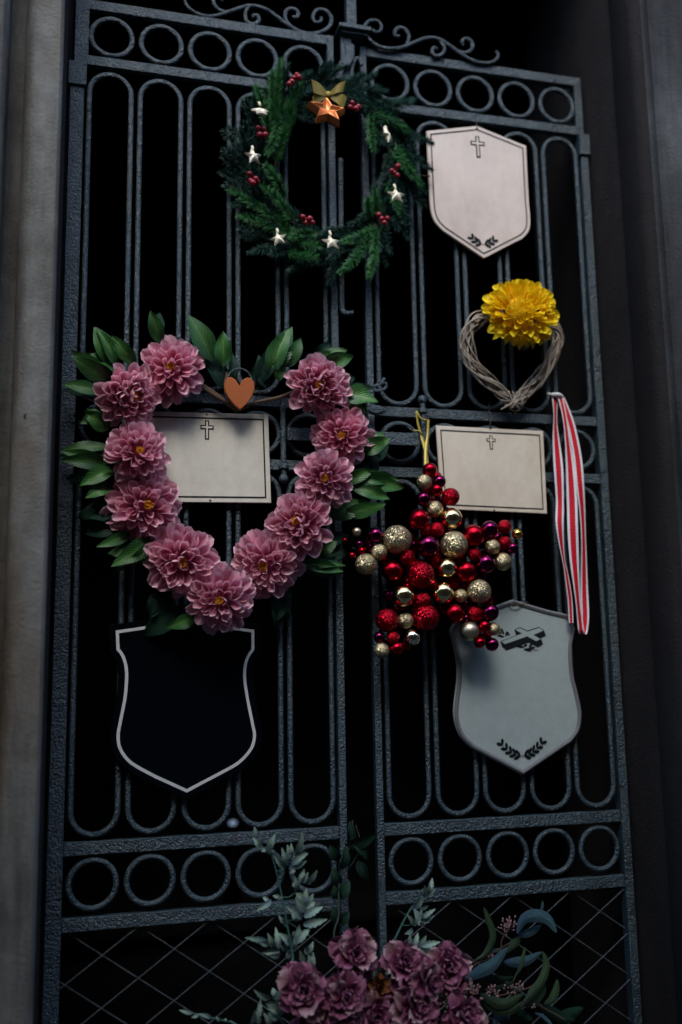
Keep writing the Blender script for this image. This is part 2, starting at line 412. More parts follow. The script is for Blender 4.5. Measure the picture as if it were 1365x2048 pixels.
# ------------------------------------------------------------------ the two gate leaves
RAILS = {'top': 1.0544, 'second': .9303, 'mid_up': .2394, 'mid_low': .1114, 'lower': -.5944, 'bottom': -.7217}
RC = .0410; RT_ = .0056
ZBOT = -1.16
def make_leaf(name, label, T, p, stile_l, stile_r, hinge_u, side):
    root = empty(name, T(Vector((.25, 0, ZBOT))), label, 'gate', 'leaves of the iron double gate')
    def part(nm, mb, m=IRON, smooth=True): return mb.build(nm, m, root, smooth)
    def bar(nm, a, c, bev=.0012):
        mb = MB(); x0, y0, z0 = a; x1, y1, z1 = c
        # chamfered box
        for (yy, e) in ((y0, bev), (y0 + bev, 0), (y1, 0)):
            for x, z in ((x0 + e, z0 + e), (x1 - e, z0 + e), (x1 - e, z1 - e), (x0 + e, z1 - e)): mb.vert(T(Vector((x, yy, z))))
        mb.face(0, 1, 2, 3)
        for k in (0, 4):
            for i in range(4): mb.face(k + i, k + 4 + i, k + 4 + (i + 1) % 4, k + (i + 1) % 4)
        mb.face(11, 10, 9, 8)
        return part(nm, mb, smooth=False)
    u0, u1 = stile_l[1], stile_r[0]
    # stiles: the hinge side steps at the hinge collar
    for (a, c), s in ((stile_l, 'l'), (stile_r, 'r')):
        if s == side:
            sh = .006 if s == 'l' else -.006
            bar('stile', (a, -.010, ZBOT), (c, .012, .868))
            bar('stile', (a + sh, -.008, .921), (c + sh, .012, 1.0655))
            bar('hinge_collar', (a - .004, -.015, .869), (c + .004, .014, .920))
        else:
            bar('stile', (a, -.009, ZBOT), (c, .009, 1.0655))
    for k, z in RAILS.items():
        hh = .0105 if z > 0 else .0115
        a_, c_ = u0 + .0003, u1 - .0003
        if k == 'top': hh = .011
        bar('rail', (a_, -.0075, z - hh), (c_, .0075, z + hh))
    bar('rail', (u0 + .0003, -.0075, ZBOT), (u1 - .0003, .0075, ZBOT + .023))
    # rings
    zr = (RAILS['top'] + RAILS['second']) / 2; rings = []
    for z in (.9903, .1752, -.6567):
        for i in range(5):
            mb = MB(); c = Vector(((i + .5) * p, 0, z))
            mb.tube([T(c + Vector((RC * math.cos(a), 0, RC * math.sin(a)))) for a in [2 * PI * k / 36 for k in range(36)]], RT_, 8, True)
            if rings:
                o = bpy.data.objects.new('ring', rings[0].data); link(o, root); ctr = T(c); o.location = ctr - WLD[root]; WLD[o] = ctr
            else: o = part('ring', mb, smooth='all')
            rings.append(o)
    # long closed loops
    def loops(zt, zb):
        first = None
        for i in range(5):
            c = (i + .5) * p; pts = []
            for k in range(17): a = PI * k / 16; pts.append(Vector((c + RC * math.cos(a), 0, zt - RC - RT_ + RC * math.sin(a))))
            for k in range(1, 14): pts.append(Vector((c - RC, 0, zt - RC - RT_ + (zb - zt + 2 * RC + 2 * RT_) * k / 14)))
            for k in range(17): a = PI + PI * k / 16; pts.append(Vector((c + RC * math.cos(a), 0, zb + RC + RT_ + RC * math.sin(a))))
            for k in range(1, 14): pts.append(Vector((c + RC, 0, zb + RC + RT_ + (zt - zb - 2 * RC - 2 * RT_) * k / 14)))
            if first:
                o = bpy.data.objects.new('loop_bar', first.data); link(o, root)
                ctr = T(Vector((c, 0, (zt + zb) / 2))); o.location = ctr - WLD[root]; WLD[o] = ctr
            else:
                mb = MB(); mb.tube([T(q) for q in pts], RT_, 8, True); first = part('loop_bar', mb, smooth='all')
    loops(.9125, .2525); loops(.0985, -.5785)
    # diamond wire mesh in the bottom panel
    z1, z0 = RAILS['bottom'] - .0118, ZBOT + .0232
    step = .1249 * p / .1; slope = .0868 / .1249 * .1 / p
    a_, c_ = u0, u1; x_ref = .0062
    for s in (1, -1):
        k = -8
        while k < 12:
            # line: x = x_ref + k*step at z1 ; goes down with slope
            xs = x_ref + k * step
            def X(z): return xs + s * (z1 - z) / slope
            zz0, zz1 = z1, z0
            # clip in x
            t = [(z1 - q) for q in (z1, z0)]
            lo, hi = 0.0, z1 - z0
            xa, xb = (a_ - xs) * s * slope, (c_ - xs) * s * slope
            lo = max(lo, min(xa, xb)); hi = min(hi, max(xa, xb))
            if hi - lo > .012:
                A = Vector((xs + s * lo / slope, .003 * s, z1 - lo)); B = Vector((xs + s * hi / slope, .003 * s, z1 - hi))
                N = max(4, int((B - A).length / .004)); mb = MB(); q2 = MB()
                d = (B - A); nrm = Vector((-d.z, 0, d.x)).normalized()
                pts1, pts2 = [], []
                for i in range(N + 1):
                    f = i / N; ph = f * d.length / .012 * 2 * PI; cc = A + d * f
                    pts1.append(T(cc + nrm * .0010 * math.cos(ph) + Vector((0, .0010 * math.sin(ph), 0))))
                    pts2.append(T(cc - nrm * .0010 * math.cos(ph) - Vector((0, .0010 * math.sin(ph), 0))))
                mb.tube(pts1, .0009, 4); mb.tube(pts2, .0009, 4)
                part('mesh_wire', mb, WIRE, 'all')
            k += 1
    return root, part, bar
I3 = lambda v: v
left, lpart, lbar = make_leaf('gate_leaf', 'wider hinged iron gate leaf beside the pale jamb, hung with the pink heart wreath', I3, .1, (-.0285, -.0012), (.5012, .5157), 0, 'l')
DX, DY, DZ, YAW, P2 = .5982, .0155, -.0027, -.0096, .1007
def TR(v): return Vector((DX + v.x * math.cos(YAW) - v.y * math.sin(YAW), DY + v.x * math.sin(YAW) + v.y * math.cos(YAW), v.z + DZ))
rght, rpart, rbar = make_leaf('gate_leaf', 'iron gate leaf beside the dark jamb, hung with the bauble star and grey shield', TR, P2, (-.0187, -.0044), (.5035, .5215), 0, 'r')

# balusters, sliding bolt, centre rod, latch hooks, scrolls
def px_tube(mb, pts, r, y, n=8, sub=6, T=None):
    mb.tube(spline([at(x, yy, y) for x, yy in pts], sub), r, n)
def baluster(part, px, y0, y1, ball_top):
    mb = MB(); a, c = at(px[0], y0, -.013), at(px[1], y1, -.013)
    mb.tube([a, c], .0058, 10)
    bt = a if ball_top else c; s = -1 if ball_top else 1
    mb.sphere(bt, .0098, 14, 10); d = Vector((0, 0, -.024 if ball_top else .024))
    mb.tube([bt + d + Vector((0, 0, -.006)), bt + d + Vector((0, 0, -.003)), bt + d + Vector((0, 0, .003)), bt + d + Vector((0, 0, .006))], [.007, .0105, .0105, .007], 14)
    part('baluster', mb)
baluster(rpart, (845, 851), 800, 935, True)
baluster(lpart, (566, 568), 800, 958, False)
mb = MB(); a, c = at(575, 868, -.016), at(838, 883, -.016)
for z in (1,):
    mb.box((a.x, -.021, a.z - .0125), (c.x, -.012, a.z + .0125))
lpart('sliding_bolt', mb, smooth=False)
mb = MB(); mb.tube([at(681.5, 318, -.012), at(683, 480, -.012), at(684, 600, -.012)] + spline([at(684, 612, -.012), at(687, 624, -.014), at(695, 627, -.018), at(708, 626, -.022)], 4), .0056, 8)
lpart('bolt_rod', mb)
mb = MB(); mb.tube(spline([at(700, 90, -.006), at(700, 112, -.008), at(694, 124, -.012), at(683, 134, -.012), at(678, 150, -.010), at(678, 172, -.008)], 5), [.011] * 6 + [.012] * 8 + [.009] * 11 + [.008], 8, ell=.6)
lpart('bolt_guide', mb)
mb = MB(); px_tube(mb, [(724, 130), (719, 118), (709, 122), (704, 142), (704, 180)], .0046, -.006); rpart('bolt_guide', mb)
mb = MB(); a = at(664, 640, 0); 
mb = MB(); px_tube(mb, [(748, 774), (758, 769), (770, 766), (773, 773), (766, 780), (752, 781), (748, 776)], .0034, -.016); px_tube(mb, [(762, 770), (767, 760), (769, 756)], .0030, -.018)
rpart('latch_hook', mb)
mb = MB(); mb.sphere(at(752, 820, -.012), .017, 16, 8, (1.25, .35, .62)); rpart('latch_knob', mb)
# finial post and its ledge at the meeting of the leaves
fin = empty('gate_finial', at(702, 110, .002), 'square iron finial post on a small ledge above the meeting of the leaves', 'finial')
mb = MB(); a, c = at(692, 52, 0), at(711, 52, 0); mb.box((a.x, -.010, a.z), (c.x, .010, a.z + .13)); mb.build('post', IRON, fin, False)
mb = MB(); a, c = at(674, 58, 0), at(736, 66, 0); mb.box((a.x, -.024, a.z - .008), (c.x, .02, a.z)); mb.box((a.x + .006, -.016, a.z - .016), (c.x - .006, .016, a.z - .0082)); mb.box((a.x+.008, -.014, a.z + .0002), (c.x - .008, .014, a.z + .008)); mb.build('ledge', IRON, fin, False)
mb = MB(); zz = at(700, 75, 0).z; mb.box((.533, -.0055, RAILS['second']), (.556, .0055, zz - .0005)); mb.build('centre_bar', IRON, fin, False)

def Q(x, y): return (x / 2.007 + 340, y / 2.007)
def scroll(part, curves):
    for c in curves:
        mb = MB(); pts = spline([at(*Q(*q), .001) for q in c], 6)
        mb.tube(pts, [.0036 + .0012 * math.sin(PI * i / (len(pts) - 1)) for i in range(len(pts))], 7); part('scroll', mb, smooth='all')
scroll(lpart, [[(62, -40), (60, 5), (85, 40), (130, 62), (180, 65), (240, 47), (320, 24), (385, 38), (435, 72), (490, 112), (545, 134), (600, 132), (640, 108), (648, 70), (622, 42), (590, 42), (574, 68), (584, 90), (606, 86), (608, 70)],
  [(318, 26), (303, 55), (310, 88), (335, 98), (356, 86), (354, 66), (338, 62), (332, 72)],
  [(490, 110), (466, 82), (464, 52), (482, 36), (508, 42), (516, 60), (504, 72), (492, 66)],
  [(230, 50), (195, 38), (176, 12), (178, -15), (200, -25), (215, -10), (206, 4)]])
scroll(rpart, [[(812, 118), (826, 130), (845, 124), (848, 102), (830, 84), (800, 86), (782, 110), (790, 145), (822, 178), (870, 195), (930, 192), (985, 170), (1035, 153), (1080, 158), (1125, 185), (1175, 222), (1225, 247), (1275, 254), (1308, 242), (1318, 220), (1308, 206)],
  [(948, 186), (960, 150), (948, 122), (922, 112), (904, 126), (906, 144), (922, 146)],
  [(1084, 162), (1102, 192), (1094, 218), (1068, 226), (1052, 210), (1060, 192), (1074, 198)],
  [(1148, 204), (1190, 212), (1214, 194), (1210, 168), (1188, 156), (1172, 168), (1180, 182)]])

# ------------------------------------------------------------------ plaques
def offset(poly, d):
    """inset a closed (x,z) outline (given clockwise or not) by d"""
    n = len(poly); A = sum(poly[i][0] * poly[(i + 1) % n][1] - poly[(i + 1) % n][0] * poly[i][1] for i in range(n))
    s = 1 if A > 0 else -1; out = []
    for i in range(n):
        p0, p1, p2 = Vector(poly[i - 1]), Vector(poly[i]), Vector(poly[(i + 1) % n])
        a, c = (p1 - p0), (p2 - p1)
        if a.length < 1e-9 or c.length < 1e-9: out.append(tuple(p1)); continue
        a.normalize(); c.normalize()
        na, nc = Vector((-a.y, a.x)), Vector((-c.y, c.x)); m_ = na + nc
        k = max(.35, (1 + na.dot(nc)) / 2)
        out.append(tuple(p1 + m_ / 2 / k * d * s))
    return out
def outline(segs, y):
    """segs: list of pixel points; a nested list is a smooth run"""
    out = []
    for s in segs:
        if isinstance(s, list): out += [(q.x, q.z) for q in spline([at(*k, y) for k in s], 5)]
        else: q = at(*s, y); out.append((q.x, q.z))
    res = []
    for q in out:
        if not res or (Vector(q) - Vector(res[-1])).length > 2e-4: res.append(q)
    return res
def slab(poly, y0, y1, bev=.001):
    """front face at y0 (towards the viewer), back at y1"""
    mb = MB(); n = len(poly); inn = offset(poly, bev)
    for x, z in inn: mb.vert((x, y0, z))
    for x, z in poly: mb.vert((x, y0 + bev, z))
    for x, z in poly: mb.vert((x, y1, z))
    mb.face(*range(n))
    for k in (0, n):
        for i in range(n): mb.face(k + i, k + n + i, k + n + (i + 1) % n, k + (i + 1) % n)
    mb.face(*reversed(range(2 * n, 3 * n)))
    return mb
def band(poly, d0, d1, y, th=.0):
    mb = MB(); a, c = offset(poly, d0), offset(poly, d1); n = len(poly)
    for x, z in a: mb.vert((x, y, z))
    for x, z in c: mb.vert((x, y, z))
    for i in range(n): mb.face(i, (i + 1) % n, n + (i + 1) % n, n + i)
    return mb
def flat(polys, y):
    mb = MB()
    for pl in polys:
        i0 = len(mb.v)
        for x, z in pl: mb.vert((x, y, z))
        mb.face(*range(i0, i0 + len(pl)))
    return mb
def cross_poly(cx, cz, w, h, t, arm=.28, tilt=0.0):
    """latin cross outline, (cx,cz) its middle; t = bar width"""
    a = h / 2; az = a - h * arm; u = t / 2; L = w / 2
    pts = [(-u, a), (u, a), (u, az + u), (L, az + u), (L, az - u), (u, az - u), (u, -a), (-u, -a), (-u, az - u), (-L, az - u), (-L, az + u), (-u, az + u)]
    c, s = math.cos(tilt), math.sin(tilt)
    return [(cx + x * c - z * s, cz + x * s + z * c) for x, z in pts]
def leaf_poly(x, z, ang, L, wd):
    out = []
    for k in range(10):
        t = k / 10 * 2 * PI; a, c = L / 2 * (1 - math.cos(t)), wd / 2 * math.sin(t) * (abs(math.sin(t / 2)) ** .4)
        out.append((x + a * math.cos(ang) - c * math.sin(ang), z + a * math.sin(ang) + c * math.cos(ang)))
    return out
def ppx(x, y, yy): q = at(x, y, yy); return (q.x, q.z)

def screw(parent, px, y):
    mb = MB(); c = at(*px, y)
    mb.sphere(c, .0024, 10, 6, (1, .5, 1)); mb.build('screw', BRASS, parent)
def hang_wire(parent, pts, r=.0009):
    mb = MB(); mb.tube(spline([at(x, y, d) for x, y, d in pts], 4), r, 5); mb.build('hanging_wire', BRASS, parent)

# A: white rectangle inside the pink wreath
YA = -.0185
pa = empty('memorial_plaque', at(418, 1004, YA), 'white rectangular plaque with black border and small cross inside the pink heart wreath', 'plaque', 'rectangular memorial plaques')
pol = outline([(289, 822), (537, 829), (543, 1006), (298, 1004)], YA)
slab(pol, YA, YA + .004).build('board', B_WHITE, pa, False)
band(pol, .0093, .0122, YA - .0006).build('border', PRINT, pa, False)
q = ppx(414.5, 860, YA); cp = cross_poly(*q, .0258, .0385, .0085, .36)
flat([offset(cp, 0)], YA - .0006).build('cross', PRINT, pa, False)
flat([offset(cp, .0025)], YA - .0011).build('cross_face', B_WHITE, pa, False)
screw(pa, (421, 1001), YA); screw(pa, (414, 829), YA)
# B: cream rectangle on the right leaf
YB = -.006
pb = empty('memorial_plaque', at(990, 1025, YB), 'cream rectangular plaque with black border hanging between bauble star and striped ribbon', 'plaque', 'rectangular memorial plaques')
pol = outline([(872.6, 851), (1087, 862), (1095, 1027.5), (884, 1018)], YB)
slab(pol, YB, YB + .004).build('board', B_CREAM, pb, False)
band(pol, .0083, .0108, YB - .0006).build('border', PRINT, pb, False)
q = ppx(982.5, 885, YB); cp = cross_poly(*q, .0205, .0310, .0075, .34)
flat([cp], YB - .0006).build('cross', PRINT, pb, False); flat([offset(cp, .0020)], YB - .0011).build('cross_face', B_CREAM, pb, False)
screw(pb, (989, 1021), YB); screw(pb, (981, 857), YB)
hang_wire(pb, [(981, 857, YB - .001), (981, 848, YB - .004), (980, 830, -.004), (979, 806, .004)])
# C: white shield, upper right
YC = -.006
pc = empty('memorial_plaque', at(968, 514, YC), 'white pointed shield plaque with cross and small laurel, high beside the fir wreath', 'plaque', 'shield shaped memorial plaques')
pol = outline([(853.8, 261.7), (954.5, 251.5), (1053, 291.5), [(1058.5, 402), (1061.5, 440), (1058.5, 462), (1046, 477)], (968.6, 516.5), [(886, 461), (870, 443), (862, 418), (858.5, 365)]], YC)
slab(pol, YC, YC + .005).build('board', B_PINK, pc, False)
band(pol, .0078, .0106, YC - .0006).build('border', PRINT, pc, False)
q = ppx(956, 294, YC); cp = cross_poly(*q, .0340, .0515, .0100, .34, .03)
flat([cp], YC - .0006).build('cross', PRINT, pc, False); flat([offset(cp, .0028)], YC - .0011).build('cross_face', B_PINK, pc, False)
def laurel(parent, cx, cy, half, drop, y, L, wd, n, m=PRINT, tiltc=0.0):
    polys = []
    for s in (-1, 1):
        for i in range(n):
            t = (i + .4) / n; x = cx + s * half * t; z = cy + drop * (t ** 2) + tiltc * s * t * half
            ang = math.atan2(2 * drop * t, half) + .15
            for off in (1, -1):
                a = ang + off * .62; a = a if s > 0 else PI - a
                polys.append(leaf_poly(x, z, a, L * (1 - .2 * t), wd))
        pts = [(cx + s * half * t / 8, cy + drop * (t / 8) ** 2 + tiltc * s * t / 8 * half) for t in range(9)]
        th = .0006
        polys.append([(a, c + th) for a, c in pts] + [(a, c - th) for a, c in reversed(pts)])
    k = 0
    mb = MB()
    for pl in polys:
        i0 = len(mb.v); k += 1
        for x, z in pl: mb.vert((x, y - .00003 * k, z))
        mb.face(*range(i0, i0 + len(pl)))
    mb.build('laurel', m, parent, False)
q = ppx(966.5, 489, YC); laurel(pc, *q, .029, .015, YC - .0006, .0165, .0072, 3, PRINT, -.0)
screw(pc, (954.5, 257), YC); screw(pc, (859, 352), YC)
hang_wire(pc, [(859, 352, YC - .002), (848, 351, -.006), (841, 350, .0)]); hang_wire(pc, [(954.5, 257, YC - .002), (953.5, 246, -.003), (953, 232, .002)])
# D: black shield with a pale line, lower left
YD = -.020
pd_ = empty('memorial_plaque', at(374, 1598, YD), 'glossy black shield plaque outlined by a pale line below the pink wreath', 'plaque', 'shield shaped memorial plaques')
line = outline([(232, 1261), (284, 1253.5), (330, 1245), (371, 1237), (410, 1245), (460, 1253), (509, 1259.5), (509, 1300), [(503, 1308), (495.6, 1324), (492.5, 1352), (498, 1395), (508, 1445), (512.4, 1472), (505, 1499), (480, 1527), (446, 1547)], (374, 1585), [(310, 1556), (262, 1529), (239, 1501), (233.5, 1472), (238.5, 1441), (248, 1391), (250.5, 1345), (246, 1320), (239, 1306)], (233.5, 1300)], YD)
out_ = offset(line, -.0118)
slab(out_, YD, YD + .006, .0018).build('board', B_BLACK, pd_, False)
band(line, 0.0, .0056, YD - .0007).build('border', PRINT_W, pd_, False)
# E: grey stone shield with a raised rim, lower right
YE = -.006
pe = empty('memorial_plaque', at(1046, 1548, YE), 'grey shield plaque with raised rim, lying cross and laurel below the bauble star', 'plaque', 'shield shaped memorial plaques')
pol = outline([(1027, 1199), [(1060, 1209), (1098, 1220), (1137, 1229)], [(1143, 1240), (1150.6, 1258)], [(1147, 1276), (1144, 1300), (1147, 1348), (1160, 1405), (1163, 1435), (1158, 1462), (1143, 1484)], (1046, 1550), [(943.6, 1496), (921.7, 1473), (910.5, 1443), (909, 1413), (915.5, 1355), (913, 1316), (904, 1276)], [(900, 1262), (911, 1240)], [(945, 1226), (985, 1214), (1012, 1204)]], YE)
slab(pol, YE, YE + .007, .0022).build('board', B_GREY, pe, False)
rim = MB(); N = len(pol); O, I1, I2 = offset(pol, .0012), offset(pol, .0040), offset(pol, .0085)
for pl, yy in ((O, YE + .0012), (O, YE - .0026), (I1, YE - .0040), (I2, YE - .0022), (I2, YE + .0010)):
    for x, z in pl: rim.vert((x, yy, z))
for k in range(4):
    for i in range(N): rim.face(k * N + i, (k + 1) * N + i, (k + 1) * N + (i + 1) % N, k * N + (i + 1) % N)
rim.build('rim', B_RIM, pe)
def Z5(x, y): return ppx(x / 2.528 + 680, y / 2.528 + 780, YE)
def X6(x, y): return ppx(x / 6.825 + 970, y / 6.825 + 1190, YE)
face = [X6(*k) for k in ((225, 637), (505, 525), (412, 476), (480, 453), (580, 500), (737, 449), (797, 485), (660, 545), (757, 602), (700, 631), (575, 564), (272, 671))]
def shift(pl, dx, dz): return [(x + dx, z + dz) for x, z in pl]
mb = MB()
k = 0
for pl in [shift(offset(face, -.0021), .0004 * q, -.0013 * q) for q in range(9)]:
    i0 = len(mb.v); k += 1
    for x, z in pl: mb.vert((x, YE - .0005 - .00004 * k, z))
    mb.face(*range(i0, i0 + len(pl)))
mb.build('cross', PRINT, pe, False)
flat([face], YE - .0013).build('cross_face', B_GREY, pe, False)
k = 0
for x, y, a, L in ((262, 545, 2.0, .0150), (285, 572, 1.25, .0120), (340, 560, 2.2, .0110), (272, 575, 2.9, .0170), (230, 530, 2.6, .012), (530, 705, .5, .0090), (500, 690, 3.3, .0110), (540, 715, 2.95, .0170), (600, 715, .75, .0110), (685, 716, 3.3, .0150), (650, 735, 3.25, .0190), (640, 765, 2.9, .0180), (570, 720, -.25, .0290)):
    k += 1; flat([leaf_poly(*X6(x, y), a, L, .0062 if L < .025 else .0014)], YE - .0004 - .00002 * k).build('printed_leaf', PRINT, pe, False)
q = ppx(1045, 1512, YE); laurel(pe, *q, .048, .029, YE - .0006, .0165, .0074, 5)
screw(pe, (1027, 1209), YE - .002)
hang_wire(pe, [(1018, 1208, YE - .004), (1027, 1212, YE - .006), (1040, 1210, YE - .006), (1056, 1204, -.004)], .0012)

# ------------------------------------------------------------------ leaves, petals, flowers
def leaf_into(mb, base, tip, wd, bow=.15, fold=.25, roll=0.0, serr=0, nu=4, nv=8, face=Vector((0, -1, 0)), wave=0.0, droop=0.0):
    base, tip = Vector(base), Vector(tip); d = tip - base; L = d.length; t = d / L
    n = face - t * face.dot(t); n.normalize(); s = t.cross(n).normalized()
    n2 = n * math.cos(roll) + s * math.sin(roll); s2 = t.cross(n2)
    ph = random.random() * 6
    def fn(u, v):
        x = (u - .5) * 2
        prof = (math.sin(PI * v ** .85) ** .8) * (1 - .25 * v)
        if v > .999: prof = 0
        if serr: prof *= 1 + .16 * (1 if int(v * nv + .5) % 2 else -1) * (0 if v < .05 or v > .97 else 1)
        w_ = wd / 2 * prof
        side = s2 * (x * w_)
        lift = n2 * (bow * L * math.sin(PI * v) - droop * L * v * v + fold * w_ * abs(x) + wave * wd * math.sin(v * 9 + ph) * x)
        return base + t * (L * v) + side + lift
    mb.grid(fn, nu, nv)
def leaf(parent, base, tip, wd, m, name='leaf', **k):
    mb = MB(); leaf_into(mb, base, tip, wd, **k); return mb.build(name, m, parent, 'all')

def petal_mesh(name, L, wd, cup, curl, m, nu=4, nv=6, ruffle=0.0, base_w=.25, tip=1.0, notch=0.0, seed=0):
    """petal lying along +Y from the origin, cupped towards +Z"""
    rr = random.Random(seed); ph = rr.random() * 6; ph2 = rr.random() * 6
    mb = MB()
    def fn(u, v):
        x = (u - .5) * 2
        prof = base_w + (1 - base_w) * math.sin(min(1, v / .72) * PI / 2) ** 1.2
        if v > .62: prof *= math.sqrt(max(0, 1 - ((v - .62) / .40) ** 2.2)) * tip + (1 - tip)
        X = x * wd / 2 * prof
        Y = L * v * (1 - notch * (1 - abs(x)) * v ** 4)
        Zc = cup * wd * (x * x) * prof * .6 + curl * L * v * v
        if ruffle: Zc += ruffle * L * v ** 2 * math.sin(x * 5.5 + ph) + ruffle * .6 * L * v ** 3 * math.sin(x * 12 + ph2); Y += ruffle * .5 * L * v ** 3 * math.sin(x * 8 + ph)
        return Vector((X, Y, Zc))
    mb.grid(fn, nu, nv)
    return mb
def frame(n, roll=0.0):
    n = Vector(n).normalized(); u = Vector((0, 0, 1)); x = u.cross(n)
    if x.length < 1e-4: x = Vector((1, 0, 0))
    x.normalize(); y = n.cross(x)
    return (Matrix((x, y, n)).transposed() @ Matrix.Rotation(roll, 3, 'Z')).to_4x4()
def petal_place(phi, elev, rad, h, roll=0.0):
    """petal root on a disc: elev = angle away from the flower axis (0 = along it)"""
    return (Matrix.Rotation(phi, 4, 'Z') @ Matrix.Translation((0, rad, h)) @ Matrix.Rotation(PI / 2 - elev, 4, 'X') @ Matrix.Rotation(roll, 4, 'Y'))
def merge(mb, src, Mx, m=0, dv=0):
    i0 = len(mb.v)
    for p, uv in zip(src.v, src.uv): mb.vert(Mx @ p, uv)
    for f in src.f: mb.face(*[i0 + k for k in f], m=m)

# petal library
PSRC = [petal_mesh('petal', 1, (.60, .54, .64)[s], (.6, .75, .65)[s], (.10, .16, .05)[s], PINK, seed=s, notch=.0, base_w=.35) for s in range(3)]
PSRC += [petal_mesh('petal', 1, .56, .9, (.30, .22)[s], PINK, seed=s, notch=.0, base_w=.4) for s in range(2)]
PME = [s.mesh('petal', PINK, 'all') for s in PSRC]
GA = PI * (3 - math.sqrt(5))
def dahlia_layout(rr, R=.066, N=86, op=1.0):
    out = []
    for i in range(N):
        t = (i + .5) / N
        th = math.acos(1 - t ** .92 * (1 - math.cos(math.radians(108)))) + math.radians(13) * (1 - t)
        phi = i * GA + rr.uniform(-.2, .2); elev = th * op + rr.uniform(-.27, .27)
        L = (.026 + .019 * t) * rr.uniform(.80, 1.14)
        out.append((petal_place(phi, elev, .021 * math.sin(th), .019 * math.cos(th) - .012, rr.uniform(-.5, .5)) @ Matrix.Scale(L, 4), t))
    return out
BODY = []
OUTER = 27
for s in range(6):
    rr = random.Random(100 + s); lay = dahlia_layout(rr, op=(1.0, .86, 1.08, .93, 1.04, .80)[s]); mb = MB()
    for k, (Mx, t) in enumerate(lay[:-OUTER]): merge(mb, PSRC[rr.choice((3, 4)) if t < .5 else rr.choice((0, 1, 2, 3))], Mx)
    mb.sphere((0, 0, -.012), .022, 12, 8, (1, 1, .8))
    eye = MB(); er = random.Random(7 + s)
    for k in range(26):
        a = k * GA; r_ = .0066 * math.sqrt(k / 26)
        eye.tube([(r_ * math.cos(a) * .6, r_ * math.sin(a) * .6, .008), (r_ * math.cos(a) * 1.25, r_ * math.sin(a) * 1.25, .020 + er.uniform(0, .006))], [.0014, .0012], 5)
    BODY.append((mb.mesh('dahlia', PINK, 'all'), eye.mesh('flower_eye', EYE, 'all'), [(Mx, rr.choice((0, 1, 2))) for Mx, t in lay[-OUTER:]]))

pw = empty('heart_wreath', at(450, 1250, -.03), 'heart shaped wreath of eleven dusky pink dahlias and glossy green leaves on the gate', 'wreath')
FL = [((343, 738), 65, (-1, 2)), ((262, 792), 65, (23, 16)), ((277, 904), 66, (10, 3)), ((292, 1013), 70, (14, 4)), ((363, 1124), 70, (5, 10)), ((440, 1199), 69, (-3, 9)),
      ((531, 1130), 67, (-15, 14)), ((597, 1047), 68, (-17, -4)), ((650, 958), 63, (-8, 6)), ((684, 871), 61, (-7, 12)), ((636, 772), 66, (2, 9))]
for i, (c, r, e) in enumerate(FL):
    bm_, em_, pet = BODY[(i * 5 + i // 3) % 6]
    d = bpy.data.objects.new('dahlia', bm_); link(d, pw)
    y = -.066 - .012 * (i % 3) - (.006 if i in (7, 5) else 0)
    loc = at(*c, y); n = Vector((e[0] * .020 - .12, -1, -e[1] * .020 + .02))
    Rsc = (r / 66) * 1.0
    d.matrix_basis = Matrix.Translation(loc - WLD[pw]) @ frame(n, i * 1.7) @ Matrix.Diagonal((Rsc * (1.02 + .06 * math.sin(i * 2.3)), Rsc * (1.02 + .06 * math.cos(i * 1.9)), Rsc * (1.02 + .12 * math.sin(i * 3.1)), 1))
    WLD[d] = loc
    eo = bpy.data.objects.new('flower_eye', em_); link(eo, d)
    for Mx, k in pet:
        po = bpy.data.objects.new('petal', PME[k]); link(po, d); po.matrix_basis = Mx
